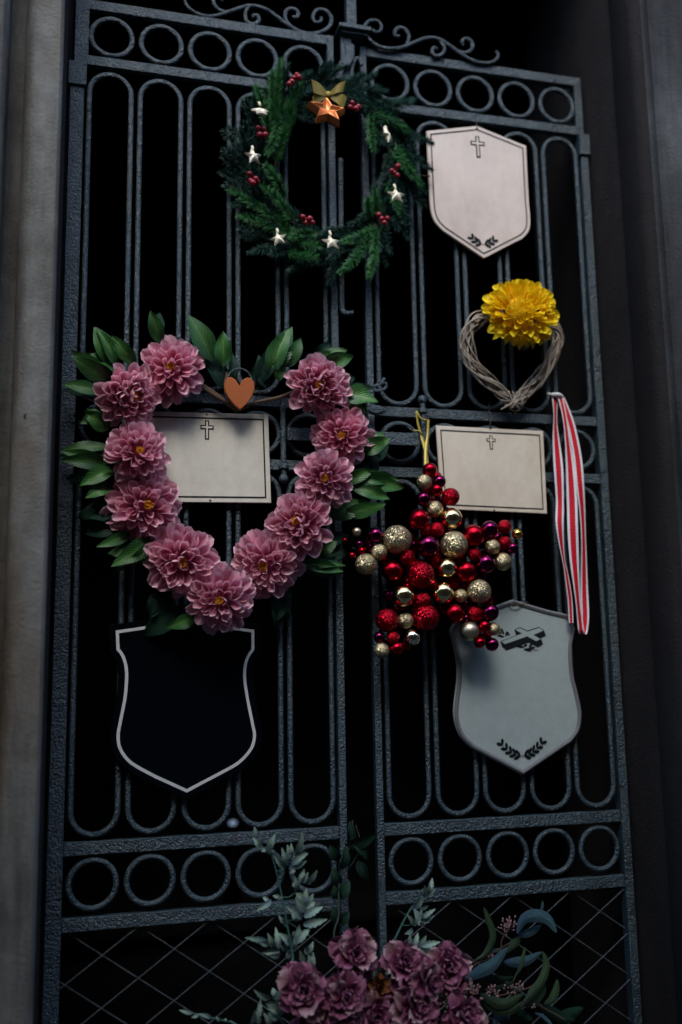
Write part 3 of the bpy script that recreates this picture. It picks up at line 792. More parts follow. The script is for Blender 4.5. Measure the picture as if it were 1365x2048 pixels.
# heart shaped twig base
ringpx = [(343, 738), (290, 770), (262, 800), (268, 900), (290, 1012), (355, 1115), (438, 1190), (525, 1125), (597, 1047), (650, 958), (684, 871), (640, 772), (590, 770)]
mb = MB(); mb.tube(spline([at(*q, -.034) for q in ringpx], 5), .008, 7); mb.build('twig_base', TWIGM, pw)
mb = MB(); mb.tube(spline([at(*q, -.040) for q in ((360, 760), (395, 768), (425, 785), (460, 810), (478, 822))], 4), [.0055] * 8 + [.005] * 8 + [.0045], 7)
mb.tube(spline([at(*q, -.044) for q in ((370, 752), (405, 775), (440, 797), (476, 816))], 4), .003, 6)
mb.tube(spline([at(*q, -.038) for q in ((478, 820), (510, 806), (560, 795), (600, 778))], 4), .0042, 6); mb.build('twig', TWIGM, pw)
def c4(x, y): return (x / 1.845 + 100, y / 1.845 + 600)
LV = [  # base, tip (zoomed coordinates), width px, dark?
 ((235, 245), (163, 98), 66, 0), ((320, 240), (228, 126), 52, 0), ((265, 275), (150, 193), 58, 0), ((215, 300), (78, 204), 62, 0), ((190, 345), (42, 308), 46, 0), ((210, 385), (52, 330), 62, 1),
 ((220, 480), (126, 408), 60, 0), ((225, 545), (32, 543), 44, 0), ((215, 600), (36, 588), 52, 0), ((225, 640), (55, 662), 66, 1), ((240, 725), (152, 670), 46, 0), ((255, 770), (108, 800), 92, 1), ((250, 830), (130, 860), 70, 1),
 ((300, 860), (168, 912), 40, 0), ((395, 880), (226, 984), 66, 0), ((350, 925), (212, 938), 50, 0), ((400, 900), (250, 990), 60, 1),
 ((410, 160), (372, 36), 52, 0), ((600, 230), (508, 54), 84, 0), ((612, 300), (590, 180), 52, 1), ((640, 250), (640, 114), 62, 0), ((640, 330), (560, 215), 44, 1), ((660, 310), (676, 190), 42, 1), ((690, 330), (625, 235), 40, 1), ((720, 330), (770, 230), 42, 1), ((700, 335), (800, 290), 40, 1),
 ((800, 270), (900, 94), 84, 0), ((760, 320), (850, 150), 62, 1), ((800, 330), (770, 200), 50, 1), ((850, 300), (840, 190), 50, 0), ((860, 250), (932, 138), 56, 0), ((1000, 235), (1124, 206), 62, 0), ((950, 230), (1046, 152), 50, 1), ((990, 220), (1100, 180), 44, 0), ((1060, 290), (1110, 275), 40, 0),
 ((1070, 345), (1212, 384), 76, 0), ((1080, 330), (1196, 330), 40, 1), ((1090, 390), (1176, 415), 46, 0), ((1050, 400), (1120, 330), 50, 1),
 ((1140, 560), (1258, 512), 62, 0), ((1150, 590), (1254, 532), 66, 1), ((1140, 620), (1236, 590), 56, 1), ((1120, 650), (1316, 696), 64, 0), ((1110, 690), (1256, 736), 52, 0), ((1030, 800), (1184, 742), 70, 0), ((1080, 790), (1242, 752), 54, 0), ((1060, 690), (1200, 640), 60, 1),
 ((985, 935), (1062, 892), 56, 0), ((920, 965), (1086, 1002), 48, 0), ((930, 990), (1082, 1012), 40, 0), ((990, 960), (1096, 930), 72, 1), ((1000, 900), (1092, 868), 60, 1),
 ((480, 1130), (344, 1242), 80, 1), ((430, 1090), (340, 1170), 66, 1), ((800, 1080), (905, 1070), 78, 1), ((850, 1090), (830, 1210), 66, 1), ((560, 1170), (430, 1200), 56, 1), ((330, 900), (220, 890), 60, 1), ((240, 690), (120, 720), 60, 1), ((180, 420), (90, 430), 50, 1), ((250, 450), (170, 380), 50, 1)]
lr = random.Random(21)
for bs, tp, wd, dk in list(LV):
    if lr.random() < .62 and not (560 < tp[0] < 860 and tp[1] < 340):
        LV.append(((bs[0] + lr.uniform(-22, 22), bs[1] + lr.uniform(-22, 22)), (tp[0] + (bs[0] - tp[0]) * .12 + lr.uniform(-34, 34), tp[1] + (bs[1] - tp[1]) * .12 + lr.uniform(-34, 34)), wd * .85, 1 if lr.random() < .6 else 0))
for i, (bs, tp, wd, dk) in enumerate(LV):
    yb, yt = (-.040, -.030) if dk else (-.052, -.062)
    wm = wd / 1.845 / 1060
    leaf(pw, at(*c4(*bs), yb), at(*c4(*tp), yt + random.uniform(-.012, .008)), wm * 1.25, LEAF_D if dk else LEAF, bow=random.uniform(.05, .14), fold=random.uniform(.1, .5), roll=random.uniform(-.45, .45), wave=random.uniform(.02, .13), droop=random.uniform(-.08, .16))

# copper heart pendant hanging in the notch
hp = empty('heart_pendant', at(480, 788, -.058), 'small flat copper brown heart hanging from a wire loop in the wreath', 'pendant')
hpx = [(480, 771), [(485, 761), (494, 755), (503, 757), (509, 764)], [(510, 778), (504, 794), (493, 809), (481, 819.5)], [(471, 812), (458, 796), (450, 779), (450, 766)], [(454, 756), (463, 754), (472, 759)]]
slab(outline(hpx, -.060), -.060, -.054, .0014).build('heart', COPPER_M, hp, False)
mb = MB(); pts = [at(454 + 25 - 25 * math.cos(a) - 0, 764 - 27 * math.sin(a), -.057) for a in [PI * k / 14 for k in range(15)]]
mb.tube([at(455, 772, -.057)] + pts + [at(504, 772, -.057)], .0016, 6); mb.build('wire_loop', IRON, hp)
mb = MB(); mb.tube([at(451, 788, -.053), at(450, 765, -.053), at(455, 745, -.05)], .0022, 6); mb.build('string', TWIGM, hp)

# ------------------------------------------------------------------ fir wreath
fw = empty('fir_wreath', at(655, 540, -.02), 'round green fir wreath with white stars and red berries high on the gate', 'wreath')
CX, CY = 652, 335
mb = MB(); mb.tube([at(CX + 140 * math.cos(a), CY + 147 * math.sin(a), -.024) for a in [2 * PI * k / 40 for k in range(40)]], .009, 7, True); mb.build('wreath_ring', TWIGM, fw)
def sprig(base, tip, m, nl=.017, dens=11000, curve=.08, flat_=.75):
    base, tip = Vector(base), Vector(tip); d = tip - base; L = d.length; t = d / L
    side = t.cross(Vector((0, -1, 0))).normalized(); nrm = side.cross(t).normalized()
    mb = MB(); cv = random.uniform(-curve, curve)
    P = lambda s: base + d * s + side * (cv * L * math.sin(PI * s)) + nrm * (-.10 * L * s * s)
    mb.tube([P(k / 6) for k in range(7)], [.0016] * 6 + [.0008], 5, m=1)
    n = int(dens * L / 4.6)
    for k in range(n):
        s = .06 + .94 * (k + random.random()) / n
        a = random.uniform(0, 2 * PI); rad = side * math.cos(a) + nrm * (math.sin(a) * flat_)
        fwdk = random.uniform(.5, .95) + (.8 * max(0, s - .85) / .15)
        dr = (t * fwdk + rad).normalized(); ln = nl * random.uniform(.7, 1.1) * (1 - .35 * max(0, s - .7) / .3)
        o = P(s); e1 = dr.orthogonal().normalized() * .00105; e2 = dr.cross(e1)
        i0 = len(mb.v); mid = o + dr * ln * .5
        mb.vert(o + e1); mb.vert(o - e1 * .5 + e2 * .87); mb.vert(o - e1 * .5 - e2 * .87); mb.vert(o + dr * ln)
        mb.face(i0, i0 + 1, i0 + 3); mb.face(i0 + 1, i0 + 2, i0 + 3); mb.face(i0 + 2, i0, i0 + 3)
    o = mb.build('fir_sprig', [m, TWIGM], fw, False)
    return o
# dark filling round the ring
for i in range(190):
    a = 2 * PI * i / 190 + random.uniform(-.06, .06); rr = 1.03 + random.uniform(-.10, .15)
    bx, by = CX + 140 * rr * math.cos(a), CY + 147 * rr * math.sin(a)
    k = (i % 4); da = a + PI / 2 + (-.8, .6, -.35, .2)[k] + random.uniform(-.25, .25); ln = random.uniform(52, 80)
    sprig(at(bx, by, -.03), at(bx + ln * math.cos(da), by + ln * math.sin(da), -.035 - random.uniform(0, .035)), FIR_D, dens=14000)
BR = [((548, 300), (566, 112)), ((548, 270), (548, 140)), ((560, 250), (606, 165)), ((555, 290), (588, 200)), ((540, 280), (515, 170)), ((550, 330), (575, 250)),
      ((598, 478), (464, 374)), ((600, 482), (482, 428)), ((590, 450), (530, 372)), ((575, 400), (535, 330)),
      ((572, 478), (640, 490)), ((572, 505), (632, 508)), ((640, 470), (588, 470)),
      ((752, 448), (684, 538)), ((752, 450), (742, 546)), ((757, 452), (690, 478)), ((758, 440), (752, 385)), ((740, 440), (738, 400)),
      ((735, 222), (820, 258)), ((742, 222), (750, 292)), ((790, 285), (848, 364)), ((780, 300), (830, 340)), ((770, 360), (800, 420)), ((560, 230), (536, 300))]
for (bx, by), (tx, ty) in BR:
    sprig(at(bx, by, -.048), at(tx, ty, -.062 - random.uniform(0, .02)), FIR_G, nl=.0190, dens=18000)
def star_mb(R, r, th, n=40, lev=4, puff=.5, flat_face=False):
    mb = MB()
    def rho(a):
        x = (a / (2 * PI / 5)) % 1.0; x = abs(x - .5) * 2     # 1 at the tips, 0 in the notches
        # straight edge between notch (r) and tip (R)
        t = x; A, B = Vector((r * math.cos(PI / 5), r * math.sin(PI / 5))), Vector((R, 0)); ang = (1 - t) * PI / 5
        dd = Vector((math.cos(ang), math.sin(ang))); e = B - A
        den = dd.x * e.y - dd.y * e.x
        return (A.x * e.y - A.y * e.x) / den
    for sg in (1, -1):
        def fn(u, v):
            a = 2 * PI * u + PI / 2 + PI / 5 * 0; q = rho(2 * PI * u + PI / 5 * 0)
            hgt = th * ((1 - v ** 2) ** puff if not flat_face else ((.5 + .5 * min(1, v / .8) ** 2.2) * min(1, (1 - v) / .10) ** .6 if sg > 0 else .4 * min(1, (1 - v) / .2)))
            return Vector((q * v * math.cos(a + PI / 5 * 0), q * v * math.sin(a), sg * hgt))
        mb.grid(fn, n, lev, closed_u=True)
    return mb
sm = star_mb(1.1, .50, .36, 40, 6, .9).mesh('star_ornament', SILVER, True)
for (x, y), n, s, roll in [((521, 223), (.0, -1, .9), .0175, .1), ((507, 313), (.25, -1, .15), .0185, .15), ((775, 271), (.9, -1, .3), .0175, .5), ((793, 391), (.1, -1, .35), .0195, .0), ((557, 478), (-.45, -1, .3), .0170, .25), ((663, 485), (.1, -1, .45), .0190, .1)]:
    o = bpy.data.objects.new('star_ornament', sm); link(o, fw); loc = at(x, y, -.098)
    o.matrix_basis = Matrix.Translation(loc - WLD[fw]) @ frame(n, roll) @ Matrix.Scale(s, 4); WLD[o] = loc
    o['label'] = 'small white puffy star ornament'
    mb = MB(); mb.tube([loc + Vector((0, .012, s * 1.5)), loc + Vector((0, .003, s * .9))], [.0032, .0022], 7); mb.build('star_loop', SILVER, fw)
cs = empty('hanging_star', at(653, 230, -.1), 'larger copper coloured star hanging from a gold bow atop the fir wreath', 'star')
mb = star_mb(.043, .0200, .0150, 60, 14, .5, True); o = bpy.data.objects.new('star', mb.mesh('star', COPPER, True)); link(o, cs)
o.matrix_basis = Matrix.Translation(at(652, 229, -.105) - WLD[cs]) @ frame((.05, -1, .42), -.05)
# gold bow
WS = 1.0
def ribbon_strip(mb, pts, widths, side, sub=5, uv0=0):
    c = spline(pts, sub); n = len(c); i0 = len(mb.v); W = len(widths)
    acc = 0
    for i, q in enumerate(c):
        f = i / (n - 1) * (W - 1); k = min(int(f), W - 2); wv = widths[k] + (widths[k + 1] - widths[k]) * (f - k)
        sd_ = side(i / (n - 1)) if callable(side) else side
        if i: acc += (q - c[i - 1]).length
        for u in (0, .33, .67, 1): mb.vert(q + sd_ * (wv * WS * (u - .5)) , (u, acc))
    for i in range(n - 1):
        for u in range(3): a = i0 + i * 4 + u; mb.face(a, a + 1, a + 5, a + 4)
gb = empty('gold_bow', at(657, 192, -.1), 'gold cloth bow with four lobes above the copper star', 'bow')
for lob, wv in (([(657, 190, -.1), (640, 180, -.12), (625, 172, -.125), (640, 176, -.105), (657, 190, -.098)], .03), ([(657, 190, -.1), (674, 178, -.12), (690, 172, -.122), (676, 176, -.104), (657, 190, -.098)], .028),
                ([(657, 190, -.101), (645, 193, -.112), (634, 198, -.115), (627, 205, -.112)], .018), ([(657, 190, -.101), (670, 194, -.112), (682, 199, -.116), (691, 206, -.114)], .02)):
    mb = MB(); ribbon_strip(mb, [at(*q) for q in lob], [.008, wv * .65, wv * .9, wv * .7, .010] if len(lob) == 5 else [.008, wv * .8, wv * 1.2, wv * 1.2], Vector((.25 if lob[1][0] > 657 else -.25, -.25, 1)).normalized())
    mb.build('bow_lobe' if len(lob) == 5 else 'bow_tail', GOLDCLOTH, gb, 'all')
mb = MB(); mb.sphere(at(657, 190, -.104), .0075, 12, 8, (1, .8, 1.1)); mb.build('knot', GOLDCLOTH, gb)
# berries
bmesh_ = MB(); bmesh_.sphere((0, 0, 0), 1, 12, 8); bme = bmesh_.mesh('berry', BERRY, 'all')
for cl in ([(594, 150), (589, 156), (598, 155)], [(579, 168), (584, 164)], [(517, 256), (528, 258), (531, 270), (520, 270)], [(500, 348), (512, 358), (506, 366), (515, 363), (502, 362)], [(606, 434), (620, 438), (612, 446), (625, 445), (610, 440)], [(705, 206), (701, 215)], [(717, 214), (712, 218)], [(796, 333), (784, 342), (795, 351), (789, 346)], [(758, 430), (775, 437), (769, 446), (764, 438)]):
    mb = MB(); c = at(*cl[0], -.068)
    for q in cl: mb.tube([c + Vector((0, .02, -.004)), at(*q, -.074)], .0009, 4)
    cluster = mb.build('berry_cluster', TWIGM, fw)
    for q in cl:
        o = bpy.data.objects.new('berry', bme); link(o, cluster); loc = at(*q, -.078 - random.uniform(0, .006)); s = random.uniform(.0056, .0070)
        o.location = loc - WLD[cluster]; o.scale = (s, s, s)

# ------------------------------------------------------------------ wicker heart with its yellow flower
wh = empty('wicker_heart', at(1029, 812, .0), 'heart woven of bare grey twigs below the white shield', 'ornament')
HP = [(1046, 690), (1018, 648), (985, 634), (955, 640), (936, 668), (937, 705), (955, 738), (985, 768), (1010, 790), (1026, 804), (1030, 807), (1034, 803), (1050, 788), (1076, 760), (1097, 730), (1112, 700), (1116, 672), (1100, 648), (1072, 648), (1052, 672)]
hcurve = spline([at(*q, -.022) for q in HP], 8, True); HN = len(hcurve); hc = sum(hcurve, Vector()) / HN
for i in range(42):
    rr = random.Random(300 + i); t0 = rr.random(); ln = rr.uniform(.22, .5); amp = rr.uniform(.003, .0150); k = rr.uniform(1.2, 3.4) * rr.choice((-1, 1, 1)); ph = rr.uniform(0, 6.3); drift = rr.uniform(-.007, .007)
    pts = []
    for j in range(40):
        f = (t0 + ln * j / 39) % 1.0; q = f * HN; a = int(q) % HN; fr = q - int(q)
        p_ = hcurve[a].lerp(hcurve[(a + 1) % HN], fr); tg = (hcurve[(a + 1) % HN] - hcurve[a]).normalized(); nn = Vector((tg.z, 0, -tg.x))
        w_ = ph + 2 * PI * k * ln * j / 39 * 2
        pts.append(p_ + nn * (amp * math.sin(w_) + drift) + Vector((0, (amp * .9) * math.cos(w_), 0)))
    r_ = rr.uniform(.0012, .0029)
    mb = MB(); mb.tube(pts, [r_] * 36 + [r_ * .9, r_ * .8, r_ * .6, r_ * .4], 5); mb.build('twig', WICKER, wh, 'all')
for i in range(9):
    rr = random.Random(900 + i); x0, y0 = rr.uniform(1000, 1060), rr.uniform(775, 800)
    mb = MB(); mb.tube(spline([at(x0, y0, -.03), at(1029 + rr.uniform(-8, 8), 806, -.034), at(1029 + rr.uniform(-30, 30), 812 + rr.uniform(-3, 8), -.03)], 4), rr.uniform(.001, .0018), 5); mb.build('twig', WICKER, wh, 'all')
yf = empty('yellow_flower', at(1046, 625, -.05), 'large bright yellow chrysanthemum pinned on top of the twig heart', 'flower')
YS = [petal_mesh('petal', 1, .52, .6, .14, YELLOW, nv=6, seed=s, base_w=.4) for s in range(3)]; YM = [s.mesh('petal', YELLOW, 'all') for s in YS]
fc = at(1046, 618, -.070); FM = Matrix.Translation(fc - WLD[yf]) @ frame((-.12, -1, .30), .4) @ Matrix.Scale(1.10, 4)
rr = random.Random(5); NY = 210
for i in range(NY):
    t = (i + .5) / NY; phi = i * GA + rr.uniform(-.2, .2); elev = math.radians(6 + 104 * t ** .75 + rr.uniform(-9, 9)); L = (.014 + .042 * t ** .9) * rr.uniform(.85, 1.12)
    o = bpy.data.objects.new('petal', YM[i % 3]); link(o, yf)
    th = math.acos(1 - t * 1.30) * .98; L = (.017 + .019 * t) * rr.uniform(.82, 1.18); elev = th + rr.uniform(-.2, .2)
    o.matrix_basis = FM @ petal_place(phi, elev, .040 * math.sin(th), .034 * math.cos(th) - .012, rr.uniform(-.5, .5)) @ Matrix.Scale(L, 4)
for x, y, tx, ty in ((1000, 640, 974, 662), (1010, 655, 985, 680), (1020, 660, 1010, 690), (1000, 600, 968, 594), (1005, 630, 978, 640), (1040, 665, 1038, 702), (1060, 665, 1066, 700), (1050, 665, 1052, 694)):
    a, c = at(x, y, -.058), at(tx, ty, -.052); mb = MB(); leaf_into(mb, a, c, .017, bow=.1, fold=.3, nv=6); mb.build('petal', YELLOW, yf, 'all')
mb = MB(); mb.sphere(fc + Vector((0, .010, -.002)), .034, 14, 8, (1, .8, 1)); mb.build('calyx', YELLOW, yf)

# ------------------------------------------------------------------ striped ribbon
WS = .82
sr = empty('striped_ribbon', at(1108, 788, -.012), 'long red and white striped ribbon looped down beside the cream plaque', 'ribbon')
def z5(x, y, d): return at(x / 2.528 + 680, y / 2.528 + 780, d)
def side_of(y0, tw): return lambda f: (Vector((1, 0, -.06)) * math.cos(tw(f)) + Vector((0, 1, 0)) * math.sin(tw(f)))
mb = MB(); ribbon_strip(mb, [z5(1088, 22, -.014), z5(1090, 110, -.020), z5(1092, 220, -.024), z5(1106, 400, -.028), z5(1113, 560, -.026), z5(1112, 680, -.030), z5(1126, 820, -.026), z5(1146, 930, -.030), z5(1164, 1060, -.026), z5(1170, 1178, -.024)], [.020, .024, .025, .024, .020, .021, .022, .018, .012, .012], side_of(0, lambda f: .7 * math.sin(f * 11)), 6)
mb.build('ribbon_end', RIBBON, sr, 'all')
mb = MB(); ribbon_strip(mb, [z5(1112, 20, -.018), z5(1136, 130, -.026), z5(1152, 260, -.032), z5(1165, 400, -.036), z5(1174, 560, -.036), z5(1178, 700, -.038), z5(1186, 860, -.036), z5(1200, 1020, -.038), z5(1212, 1140, -.038), z5(1222, 1222, -.036), z5(1234, 1228, -.026), z5(1240, 1150, -.022), z5(1236, 1000, -.020), z5(1234, 800, -.022), z5(1228, 640, -.020), z5(1215, 480, -.022), z5(1200, 330, -.020), z5(1168, 170, -.016), z5(1122, 30, -.012)], [.016, .020, .023, .024, .026, .026, .026, .025, .022, .017, .016, .020, .022, .023, .023, .023, .022, .020, .014], side_of(0, lambda f: .5 * math.sin(f * 19)), 6)
mb.build('ribbon_loop', RIBBON, sr, 'all')
mb = MB(); mb.tube(spline([z5(1050, 18, -.010), z5(1075, 24, -.018), z5(1105, 24, -.022), z5(1128, 40, -.014)], 4), [.003] * 4 + [.005] * 6 + [.004] * 3, 7); mb.build('ribbon_knot', WHITE_EDGE, sr, 'all')

# ------------------------------------------------------------------ bauble star
bs = empty('bauble_star', at(860, 1150, -.05), 'five armed star of red, plum and gold baubles hung by a gold ribbon', 'ornament')
BL = [(455, 405, 35, 'R'), (427, 465, 36, 'gg'), (503, 463, 32, 'P'), (490, 507, 30, 'R'), (422, 552, 36, 'P'), (560, 540, 43, 'rg'), (480, 603, 40, 'gg'), (565, 650, 52, 'g'), (400, 655, 50, 'R'), (493, 705, 36, 'rg'),
 (85, 718, 22, 'gm'), (25, 760, 12, 'R'), (180, 735, 38, 'P'), (98, 780, 18, 'P'), (62, 838, 18, 'R'), (200, 820, 38, 'gg'), (132, 882, 50, 'gg'), (290, 757, 68, 'gg'), (445, 790, 55, 'P'), (577, 783, 66, 'gg'),
 (675, 738, 55, 'R'), (757, 705, 42, 'P'), (833, 692, 34, 'rg'), (897, 730, 26, 'y'), (835, 772, 32, 'rg'), (873, 800, 28, 'P'), (773, 793, 36, 'gg'), (680, 830, 34, 'rg'), (825, 868, 43, 'gg'), (735, 880, 48, 'P'),
 (340, 845, 38, 'rg'), (265, 915, 50, 'R'), (410, 935, 64, 'rg'), (540, 900, 48, 'g'), (637, 920, 52, 'R'), (322, 1042, 52, 'g'), (418, 1065, 40, 'rg'), (520, 1028, 54, 'g'), (613, 1040, 32, 'gg'), (705, 1018, 56, 'gg'),
 (240, 1165, 54, 'rg'), (333, 1167, 38, 'gg'), (435, 1150, 62, 'rg'), (580, 1130, 46, 'R'), (685, 1130, 38, 'rg'), (760, 1125, 42, 'P'), (655, 1220, 45, 'gm'), (732, 1195, 30, 'R'), (778, 1208, 32, 'gg'), (707, 1278, 26, 'R'),
 (770, 1287, 32, 'P'), (200, 1250, 26, 'P'), (270, 1253, 30, 'rg'), (365, 1252, 40, 's'), (212, 1318, 36, 'gg'), (288, 1308, 32, 'R')]
SPH = {}
for k, m in BAU.items():
    mb = MB(); mb.sphere((0, 0, 0), 1, 32, 20); SPH[k] = mb.mesh('bauble', m, 'all')
NAMEB = {'g': 'shiny pale gold bauble', 'gg': 'gold glitter bauble', 'gm': 'satin gold bauble', 'R': 'satin red bauble', 'rg': 'red glitter bauble', 'P': 'shiny plum bauble', 'y': 'shiny yellow gold bauble', 's': 'shiny silver bauble'}
capm = MB(); capm.tube([(0, 0, .93), (0, 0, 1.14)], .2, 10); capm = capm.mesh('bauble_cap', BAU['g'], True)
hid = random.Random(8)
ALL = [(x, y, r, t, 0) for x, y, r, t in BL]
for x, y, r in ((450, 720, 42), (380, 790, 40), (540, 740, 40), (480, 860, 42), (600, 850, 40), (350, 980, 44), (470, 990, 40), (580, 980, 40), (640, 990, 40), (380, 900, 44), (700, 950, 40), (390, 1110, 40), (640, 1090, 38), (280, 1220, 36), (700, 880, 40), (240, 760, 30), (510, 570, 34), (450, 510, 34), (160, 800, 34), (800, 820, 30), (720, 1170, 30), (340, 760, 40), (640, 790, 40), (300, 1100, 40), (250, 1040, 30), (380, 1180, 34), (520, 1100, 38), (740, 1060, 34), (640, 1160, 34), (230, 870, 34), (760, 760, 34), (800, 750, 30), (240, 1290, 28), (330, 1290, 28), (110, 820, 30), (150, 760, 26), (690, 1240, 28), (740, 1250, 26), (530, 620, 32), (450, 560, 32), (490, 440, 26)):
    ALL.append((x, y, r, hid.choice(('R', 'rg', 'P', 'P')), 1))
for x, y, r, t, back in ALL:
    R_ = r / 2.528 / 940
    o = bpy.data.objects.new('bauble', SPH[t]); link(o, bs)
    yy = -.058 - .35 * R_ + hid.uniform(-.006, .004) + (.030 if back else 0)
    loc = z5(x, y, yy); o.location = loc - WLD[bs]; WLD[o] = loc
    o.rotation_euler = (hid.uniform(-1.9, -1.2), hid.uniform(-.3, .3), hid.uniform(-.5, .5)); o.scale = (R_, R_, R_)
    if not back: o['label'] = NAMEB[t]
    c = bpy.data.objects.new('bauble_cap', capm); link(c, o)
fr = MB()
ctr = z5(520, 880, -.030)
for x, y in ((450, 400), (60, 800), (890, 750), (210, 1310), (770, 1280)): fr.tube([ctr, z5(x, y, -.030)], .0022, 6)
fr.build('star_frame', IRON, bs)
mb = MB(); mb.tube(spline([at(855, 936, -.052), at(852, 905, -.036), at(843, 872, -.026), at(836, 845, -.024), at(833, 822, -.022)], 5), [.0042] * 10 + [.0030] * 6 + [.0022] * 5, 6, ell=.5)
mb.tube(spline([at(852, 936, -.052), at(852, 900, -.036), at(856, 868, -.028), at(857, 840, -.025)], 5), [.0045] * 8 + [.0032] * 8, 6, ell=.5)
mb.tube(spline([at(846, 868, -.028), at(838, 862, -.030), at(827, 861, -.028)], 4), .0016, 5); mb.tube(spline([at(833, 822, -.022), at(843, 838, -.026), at(857, 840, -.025)], 4), .0022, 5)
mb.build('hanging_ribbon', RIB_GOLD, bs, 'all')

# ------------------------------------------------------------------ bouquet at the foot
YV = -.15
pc_ = at(745, 2048, YV)
pot = MB(); zt = ZT + .135; zb = ZT
pot.tube([(pc_.x, YV, zb), (pc_.x, YV, zb + .02), (pc_.x, YV, zt - .03), (pc_.x, YV, zt - .028), (pc_.x, YV, zt)], [.075, .085, .118, .13, .13], 28)
tag(pot.build('flower_pot', TERRA), 'dark clay pot on the threshold holding the purple bouquet', 'flower pot')
fol = MB(); rr = random.Random(4)
mound = Vector((pc_.x, YV, zt))
for i in range(220):
    a = rr.uniform(0, 2 * PI); e = rr.uniform(.0, 1.1); d = Vector((math.cos(a) * math.cos(e), math.sin(a) * math.cos(e) * .7, math.sin(e)))
    s = rr.uniform(.04, .15); leaf_into(fol, mound + d * s, mound + d * (s + .055) + Vector((rr.uniform(-.02, .02), rr.uniform(-.02, .02), rr.uniform(-.01, .02))), .022, nv=4, nu=2, fold=.3)
tag(fol.build('bouquet_greenery', LEAF_D, None, 'all'), 'dark leafy filler packed between the purple carnations', 'greenery', kind='stuff')
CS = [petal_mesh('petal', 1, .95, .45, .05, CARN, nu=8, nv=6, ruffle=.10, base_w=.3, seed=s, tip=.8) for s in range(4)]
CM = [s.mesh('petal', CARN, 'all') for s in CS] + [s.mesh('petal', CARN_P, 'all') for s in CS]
CARNS = [((710, 1911), 47, (.0, -1, .55), 'topmost dusky purple carnation of the bouquet, in the centre gap'),
         ((609, 1984), 49, (-.1, -1, .35), 'large purple carnation with cream edges at the left side of the bouquet'),
         ((692, 1994), 43, (.0, -1, .2), 'dark burgundy carnation just below the topmost one'),
         ((808, 1930), 48, (.1, -1, .75), 'burgundy carnation at the foot of the thin green frond'),
         ((897, 1932), 43, (-.3, -1, .3), 'burgundy rose like carnation beside the blue green leaf'),
         ((856, 1962), 38, (.4, -1, .1), 'pale edged carnation tucked under the rose like one'),
         ((752, 2034), 50, (-.1, -1, .4), 'rose pink carnation cut by the lower edge of the view'),
         ((836, 2014), 47, (.2, -1, .3), 'purple pink carnation behind the tiny pink buds'),
         ((930, 2038), 45, (.3, -1, .4), 'rightmost purple carnation beneath the olive leaves'),
         ((632, 2062), 44, (-.2, -1, .5), 'pink carnation half below the view at the lower left of the bouquet'),
         ((690, 2052), 30, (.0, -1, .2), 'small purple carnation low between two larger ones')]
for i, (c, r, n, lab) in enumerate(CARNS):
    y = YV - .02 - .02 * (i % 3) - (.02 if c[1] > 2000 else 0)
    R = r / 1100 * .95; loc = at(*c, y); rr = random.Random(40 + i)
    e = empty('carnation', loc, lab, 'flower', 'purple carnations of the bouquet')
    F = frame(n, i)
    NP = 27
    for k in range(NP):
        t = (k + .5) / NP; phi = k * GA + rr.uniform(-.25, .25); elev = math.radians(8 + 84 * t ** .8 + rr.uniform(-8, 8)); L = R * (.62 + .40 * t) * rr.uniform(.85, 1.08)
        pale = (rr.random() < (.38 if i in (1, 5, 6) else .16)) and t > .4
        o = bpy.data.objects.new('petal', CM[(4 if pale else 0) + rr.randrange(4)]); link(o, e)
        o.matrix_basis = F @ petal_place(phi, elev, R * (.04 + .16 * t), R * (.02 - .30 * t), rr.uniform(-.3, .3)) @ Matrix.Scale(L * (.85 if t < .4 else 1), 4)
    mb = MB(); nv_ = Vector(n).normalized(); b0 = loc - nv_ * R * .45
    mb.tube(spline([loc - nv_ * R * .1, b0, b0.lerp(mound, .5) + Vector((0, .02, -.01)), mound], 5), [R * .2] * 3 + [R * .26] * 3 + [.002] * 10, 7); mb.build('stem', STEM, e)
def c3(x, y): return (x / 3.25 + 460, y / 3.25 + 1640)
def frond(name, label, stem_pts, y0, y1, groups, root, m=LEAF_P, stem_m=STEM, cat='foliage', r0=.0026, group='leafy stems of the bouquet', dark_frac=.28):
    pts = [at(*c3(*q), y0 + (y1 - y0) * i / (len(stem_pts) - 1)) for i, q in enumerate(stem_pts)]
    e = empty(name, pts[0], label, cat, group)
    full = spline([mound + Vector((0, 0, -.02)), (mound + pts[0]) / 2 + Vector((0, .01, 0))] + pts, 5)
    mb = MB(); mb.tube(full, [r0 * (1 - .6 * i / (len(full) - 1)) for i in range(len(full))], 6)
    for g in groups:
        (ax, ay), lv = g[0], g[1]
        A = at(*c3(ax, ay), y0 + (y1 - y0) * .5)
        near = min(full, key=lambda q: (q - A).length + (.02 if q.z > A.z else 0))
        mb.tube(spline([near, near.lerp(A, .55) + Vector((0, 0, -.004)), A], 4), .0011, 5)
    mb.build('stem', stem_m, e)
    for g in groups:
        (ax, ay), lv = g[0], g[1]
        A = at(*c3(ax, ay), y0 + (y1 - y0) * .5)
        for (bx, by, tx, ty, wd) in lv:
            y = y0 + (y1 - y0) * .5
            leaf(e, at(*c3(bx, by), y), at(*c3(tx, ty), y + random.uniform(-.02, .008)), wd * 1.35 / 3.25 / 1110, m, name='leaflet', serr=1, nv=10, nu=2, bow=random.uniform(.02, .12), fold=random.uniform(.3, .8), roll=random.uniform(-.5, .5), droop=random.uniform(-.1, .2))
